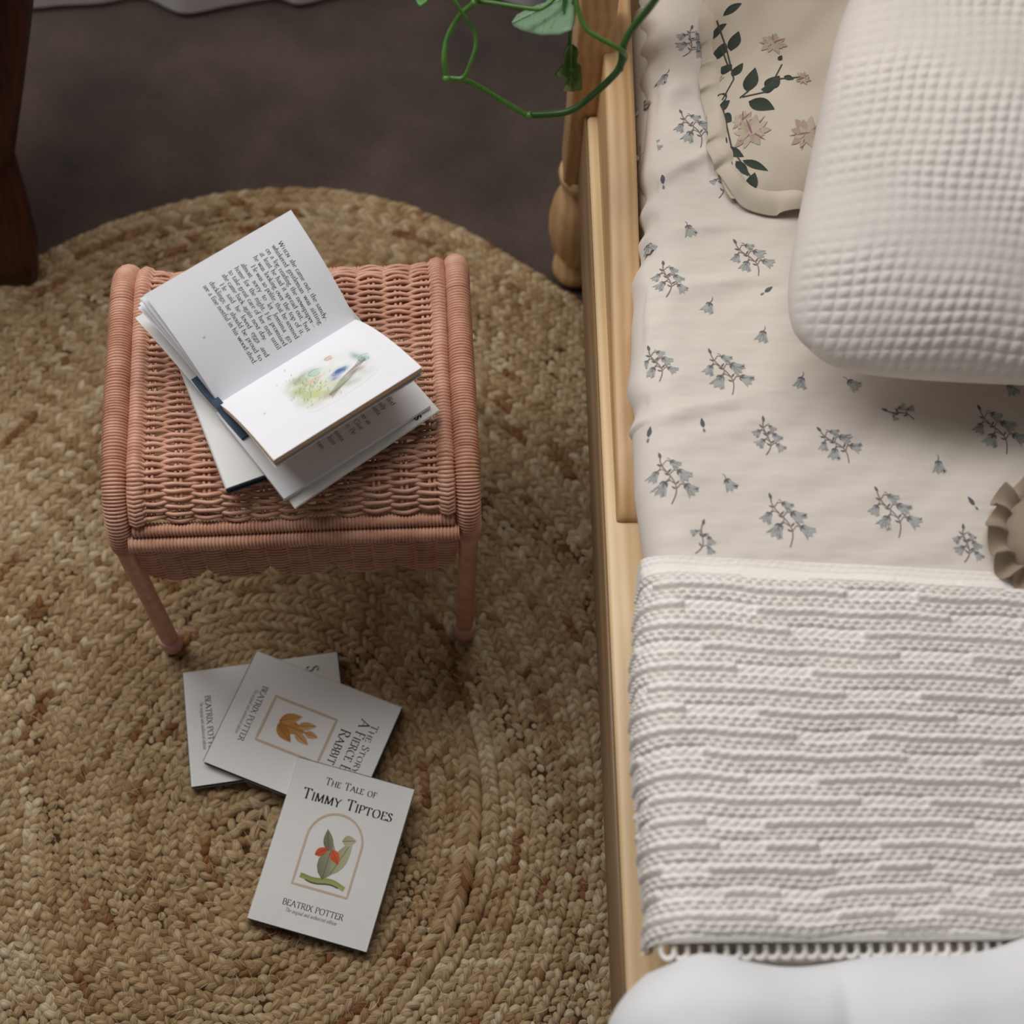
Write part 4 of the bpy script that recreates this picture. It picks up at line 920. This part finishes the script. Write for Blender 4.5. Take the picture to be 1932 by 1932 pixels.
ee = np.array([kn_edge(v) for v in Yg[0]])[None, :]
R2 = .030; arcL = R2 * math.pi / 2; sd = SIDE - arcL
ang = np.clip((Sg - sd) / R2, 0, math.pi / 2)
Xn = np.where(Sg < sd, ee, np.where(Sg < SIDE, ee + R2 * (1 - np.cos(ang)), ee + R2 + (Sg - SIDE)))
Zn = np.where(Sg < sd, ZK - R2 - (sd - Sg), np.where(Sg < SIDE, ZK - R2 + R2 * np.sin(ang), ZK))
nx = -np.cos(ang); nz = np.sin(ang)
# rolled fold at the head side
q = np.clip((Yg - (Yend - .012)) / .026, 0, 1); roll = .014 * (1 - np.sqrt(np.clip(1 - q ** 2, 0, 1)))
q2 = np.clip((KY0 + .011 - Yg) / .011, 0, 1); roll = roll + .012 * (1 - np.sqrt(np.clip(1 - q2 ** 2, 0, 1)))
Yf = Yg - .014 * q ** 2
fade = np.clip(1 - q, .2, 1)
VV[..., 0] = Xn + nx * (disp * fade + low) ; VV[..., 1] = Yf + slope * np.clip(Xn, 0, 1) * np.clip((Yg - KY0) / KLEN, 0, 1) + .010; VV[..., 2] = Zn + nz * (disp * fade + low) - roll * nz
bt = VV.copy(); bt[..., 2] -= .004 * nz; bt[..., 0] -= .004 * nx
g = gridF(nX, nY); n = nX * nY
mk('knit', np.vstack([VV.reshape(-1, 3), bt.reshape(-1, 3)]), np.vstack([g, (g + n)[:, ::-1]]), M['knit'], kb)
# crochet loops along the foot edge of the blanket
LP = []
for i in range(38):
    x = .022 + i * .0088; yb = .0135; a = np.linspace(-.4, math.pi + .4, 12)
    path = np.stack([x + .0046 * np.cos(a), yb - .0030 - .0062 * np.sin(a), np.full(12, ZM + .0062) + .001 * np.sin(a * 2)], -1)
    tube('crochet_loop', path, .0019, M['knit'], kb, 6)
# white quilt over the foot of the bed
qz = .415
qt = thing('quilt', 'puffy white cotton quilt folded across the foot of the bed', 'quilt', (BO[0], BO[1], 0), BR)
nu, nv = 170, 120; gx, gy = np.meshgrid(np.linspace(0, 1, nu), np.linspace(0, 1, nv), indexing='ij')
x0q = -.022; Xq = x0q + gx * .70; yt = -.004 + .070 * np.clip(Xq, 0, .4) + .006 * np.sin(Xq * 22 + 1) + .004 * np.sin(Xq * 47)
Yq = yt - gy * .42
d1 = np.clip((Xq - x0q) / .055, 0, 1); d2 = np.clip(gy * .42 / .045, 0, 1); rnd = lambda d: np.sqrt(np.clip(1 - (1 - d) ** 2, 0, 1))
hq = rnd(d1) * rnd(d2)
cell = np.abs(np.sin(np.pi * (Xq + .02) / .15)) ** .5 * np.abs(np.sin(np.pi * (Yq + .30) / .15)) ** .5
zq = ZM + .003 + .045 * hq + (.016 * cell + .005 * fnoise(Xq * 30, Yq * 30, 41, 3)) * hq
Xq = Xq + .012 * (1 - rnd(d1)) * 0 + np.where(gx == 0, 0, 0) + .03 * (1 - d2) ** 2 * (1 - np.clip(gx * 8, 0, 1))
tp = np.stack([Xq, Yq, zq], -1); bo = np.stack([Xq, Yq, np.full_like(Xq, ZM + .004)], -1); g = gridF(nu, nv); n = nu * nv
mk('quilt_cover', np.vstack([tp.reshape(-1, 3), bo.reshape(-1, 3)]), np.vstack([g, (g + n)[:, ::-1]]), M['quilt'], qt)
# small round cushion with a pleated ruffle, only its rim in view
cc_ = np.array(bedp(2012, 1002, ZM + .03)); cr = .055
cs = thing('ruffled_cushion', 'small taupe linen cushion with a pleated ruffle at the right edge', 'cushion', (BO[0] + bex[0] * cc_[0] + bey[0] * cc_[1], BO[1] + bex[1] * cc_[0] + bey[1] * cc_[1], ZM), BR)
V, Fc = lathe([(0, .003), (.05 * .62, .004), (.040, .012), (.041, .018), (.034, .030), (.02, .037), (0, .039)], 40); mk('cushion_body', V, Fc, M['taupe'], cs)
th = np.linspace(0, 2 * np.pi, 260, endpoint=False); V = []
for a in th:
    w = math.sin(a * 17 + .8 * math.sin(a * 5))
    for j in range(9):
        k = j / 8; r = .038 + (cr - .038) * k + .0025 * k * math.sin(a * 11); aa_ = a + .055 * k * math.cos(a * 17)
        V.append((r * math.cos(aa_), r * math.sin(aa_), .016 + .003 * k + .0095 * (.2 + .8 * k) * w + .004 * math.sin(math.pi * k)))
V = np.array(V); V[:, 2] = np.maximum(V[:, 2], .004); i, j = np.meshgrid(np.arange(260), np.arange(8), indexing='ij'); g = np.stack([i * 9 + j, ((i + 1) % 260) * 9 + j, ((i + 1) % 260) * 9 + j + 1, i * 9 + j + 1], -1).reshape(-1, 4); n = len(V)
mk('ruffle', np.vstack([V, V - np.array([0, 0, .0012])]), np.vstack([g[:, ::-1], g + n]), M['taupe'], cs)
# ---------------------------------------------------------------- dark wooden chair leg at the left
ch = thing('wooden_chair', 'dark mahogany chair leg with a splayed foot at the left edge of the rug', 'chair', (CHAIR[0], CHAIR[1], .004), 0)
def slab(name, secs, parent, mat_):
    V, Fc = [], []
    for (c, ax, w, dx, dp) in secs:
        c = np.array(c); ax = np.array(ax) / np.linalg.norm(ax); dx = np.array(dx) / np.linalg.norm(dx)
        b = min(w, dp) * .18
        for sx, sy in ((-1, -1), (1, -1), (1, 1), (-1, 1)):
            for (ux, uy) in (((w / 2 - b) * sx, dp / 2 * sy), (w / 2 * sx, (dp / 2 - b) * sy))[::(1 if sx * sy < 0 else 1)] if sx * sy > 0 else ((w / 2 * sx, (dp / 2 - b) * sy), ((w / 2 - b) * sx, dp / 2 * sy)):
                V.append(tuple(c + ax * ux + dx * uy))
    n = 8; V = np.array(V)
    # order each ring by angle
    out = []
    for r in range(len(secs)):
        ring = V[r * 8:(r + 1) * 8]; c, ax, w, dx, dp = secs[r]; c = np.array(c); an = np.arctan2((ring - c) @ (np.array(dx) / np.linalg.norm(dx)), (ring - c) @ (np.array(ax) / np.linalg.norm(ax))); out.append(ring[np.argsort(an)])
    V = np.vstack(out); Fc = gridF(len(secs), n, True).tolist() + [tuple(range(n)), tuple(range((len(secs) - 1) * n, len(secs) * n))[::-1]]
    o = mk(name, V, Fc, mat_, parent); bm = bmesh.new(); bm.from_mesh(o.data); bmesh.ops.recalc_face_normals(bm, faces=bm.faces[:]); bm.to_mesh(o.data); bm.free(); return o
def cl(px, py, z): p = P(px, py, z); return (p[0] - CHAIR[0], p[1] - CHAIR[1], z - .004)
xr_ = (1, .12, 0); yr_ = (-.12, 1, .0)
slab('splayed_foot', [(cl(32, 512, .004), xr_, .046, yr_, .034), (cl(26, 468, .035), xr_, .048, yr_, .036), (cl(2, 385, .080), xr_, .050, yr_, .040), (cl(-24, 300, .125), xr_, .050, yr_, .046), (cl(-36, 220, .165), xr_, .046, yr_, .046)], ch, M['mahogany'])
slab('leg', [(cl(-22, 330, .120), xr_, .040, (0, .6, -.8), .034), (cl(-6, 200, .20), xr_, .040, (0, .6, -.8), .034), (cl(10, 60, .27), xr_, .040, (0, .6, -.8), .034), (cl(22, -60, .33), xr_, .040, (0, .6, -.8), .034), (cl(35, -220, .42), xr_, .040, (0, .6, -.8), .034)], ch, M['mahogany'])
lt = cl(35, -220, .42)
for dx in (-.42,):
    for src in [o for o in ch.children]:
        c_ = src.copy(); COL.objects.link(c_); c_.parent = ch; c_.location = (dx, 0, 0)
box('seat', lt[0] - .49, lt[0] + .004, lt[1] - .135, lt[1] + .060, .405, .432, M['mahogany'], ch, .006, 3)
# ---------------------------------------------------------------- trailing vine
vz = .50
vn = thing('trailing_vine', 'green pothos vine looping down in front of the bed post', 'vine', tuple(P(1000, 217, .44)), 0)
V0 = P(1000, 217, .44)
def vp(px, py, z): return P(px, py, z) - V0
SILL = np.array([.22, 1.405, wz0 + .012]) - V0
def vtube(name, pts, r, mat_, n=8):
    p = smooth_path(np.array(pts), n); return tube(name, p, np.interp(np.linspace(0, 1, len(p)), np.linspace(0, 1, len(r)), r), mat_, vn, 10)
vtube('stem', [vp(1420, -420, .92), vp(1370, -280, .80), vp(1320, -160, .70), vp(1280, -75, .63), vp(1236, 0, .565), vp(1195, 52, .535), vp(1177, 85, .52), vp(1172, 118, .505), vp(1160, 140, .495), vp(1120, 178, .465), vp(1085, 205, .45), vp(1050, 214, .443), vp(1000, 217, .44)], [.0026, .0028, .0029, .0029], M['stemd'])
vtube('stem', [vp(1000, 217, .44), vp(990, 215, .44), vp(940, 186, .45), vp(886, 155, .465), vp(848, 150, .475), vp(841, 143, .477)], [.0026, .0024, .0023, .0024], M['stem'])
vtube('stem', [vp(843, 146, .477), vp(838, 110, .49), vp(845, 70, .50), vp(868, 30, .515), vp(896, 3, .53), vp(925, -40, .56), vp(960, -110, .61), vp(1000, -210, .70), vp(1040, -330, .82)], [.0022, .0022, .0022, .0023], M['stem'])
vtube('petiole', [vp(846, 147, .477), vp(874, 146, .478), vp(888, 118, .49), vp(898, 82, .50), vp(890, 50, .51), vp(862, 8, .525), vp(835, -40, .54), vp(818, -90, .55)], [.0018, .0016, .0015, .0013], M['stem'])
vtube('petiole', [vp(1173, 122, .503), vp(1180, 105, .512), vp(1168, 92, .525), vp(1125, 68, .535), vp(1103, 50, .54), vp(1089, 10, .55), vp(1084, -60, .57)], [.0022, .0020, .0018, .0016], M['stem'])
vtube('petiole', [vp(896, 3, .53), vp(930, 6, .53), vp(1000, 16, .53), vp(1022, 16, .53), vp(1048, -4, .535), vp(1062, -25, .54)], [.0020, .0018, .0016, .0013], M['stem'])
vtube('petiole', [vp(1075, 85, .50), vp(1076, 60, .51), vp(1080, 20, .525), vp(1086, -30, .55)], [.0013, .0014, .0014], M['stem'])
for px, py, z in ((1000, 217, .44), (843, 148, .477), (1168, 130, .50), (897, 4, .53)):
    p = vp(px, py, z); bm = bmesh.new(); bmesh.ops.create_icosphere(bm, subdivisions=2, radius=.0033); me = bpy.data.meshes.new('node'); bm.to_mesh(me); bm.free()
    me.polygons.foreach_set('use_smooth', [True] * len(me.polygons)); me.materials.append(M['stem']); o = bpy.data.objects.new('node', me); COL.objects.link(o); o.parent = vn; o.location = p; o.scale = (1.1, 1, .9)
def outline_leaf(name, pix, zf, mat_, mid, veins=0, thick=.0006):
    pts = [np.array(q, float) for q in pix]; cpx = np.mean(pts, 0); V, Fc = [], []; ring = []
    dense = []
    for i in range(len(pts)):
        a, b = pts[i], pts[(i + 1) % len(pts)]; dense += [a + (b - a) * t for t in (0, .5)]
    n = len(dense); R_ = 5
    for r in range(R_ + 1):
        k = r / R_
        for q in dense: p = cpx + (q - cpx) * k; V.append(vp(p[0], p[1], zf(p[0], p[1])))
    Fc = gridF(R_ + 1, n, True).tolist(); V = np.array(V); m_ = len(V)
    nrm = np.array([0, -.35, .93]); V2 = V - nrm * thick
    FF = [tuple(f[::-1]) for f in Fc] + [tuple(i + m_ for i in f) for f in Fc] + [(R_ * n + i, R_ * n + (i + 1) % n, R_ * n + (i + 1) % n + m_, R_ * n + i + m_) for i in range(n)]
    o = mk(name, np.vstack([V, V2]), FF, mat_, vn)
    if veins:
        a, b = np.array(mid[0], float), np.array(mid[1], float)
        for t in np.linspace(.12, .86, veins):
            for s in (-1, 1):
                st = a + (b - a) * t; d = (b - a) / np.linalg.norm(b - a); nn = np.array([-d[1], d[0]]) * s; L = 46 * math.sin(math.pi * (t * .8 + .1))
                L *= .98
                inside = lambda c: sum(((a_[1] > c[1]) != (b2[1] > c[1])) and (c[0] < (b2[0] - a_[0]) * (c[1] - a_[1]) / (b2[1] - a_[1]) + a_[0]) for a_, b2 in zip(pts, pts[1:] + pts[:1])) % 2
                pp = [st + nn * L * q + d * L * .55 * q * q for q in np.linspace(0, 1, 12)]; keep_ = []
                for p in pp:
                    if not inside(cpx + (p - cpx) * 1.06): break
                    keep_.append(p)
                pp = keep_
                if len(pp) < 3: continue
                tube('vein', np.array([vp(p[0], p[1], zf(p[0], p[1])) + nrm * .0003 for p in pp]), .00045, M['vein'], o, 5)
        tube('midrib', np.array([vp(*(a + (b - a) * q), zf(*(a + (b - a) * q))) + nrm * .0005 for q in np.linspace(0, 1, 10)]), [.0011] * 10, M['vein'], o, 6)
    return o
outline_leaf('leaf', [(965, 42), (975, 28), (1000, 14), (1030, 4), (1052, -25), (1078, -40), (1082, 0), (1083, 40), (1078, 57), (1055, 65), (1020, 66), (985, 57), (970, 50)], lambda x, y: .515 + .00025 * (x - 1030) + .0003 * abs(y - (45 - (x - 965) * .5)) * .6, M['leafpale'], ((1075, -8), (968, 43)), 5)
outline_leaf('leaf', [(1058, -30), (1085, -40), (1092, 0), (1083, 48), (1072, 40), (1060, 18)], lambda x, y: .528 - .0006 * (x - 1070), M['leaf'], None)
outline_leaf('leaf', [(1071, 81), (1080, 83), (1089, 90), (1092, 98), (1089, 117), (1096, 125), (1098, 150), (1098, 170), (1081, 173), (1067, 171), (1061, 176), (1069, 160), (1069, 147), (1046, 141), (1054, 130), (1064, 118), (1061, 110), (1066, 92)], lambda x, y: .500 - .0009 * (y - 85) + .0009 * abs(x - 1078), M['leaf'], None)
outline_leaf('leaf', [(792, 14), (806, 4), (818, -30), (800, -60), (770, -40), (780, -10)], lambda x, y: .55, M['leaf'], None)
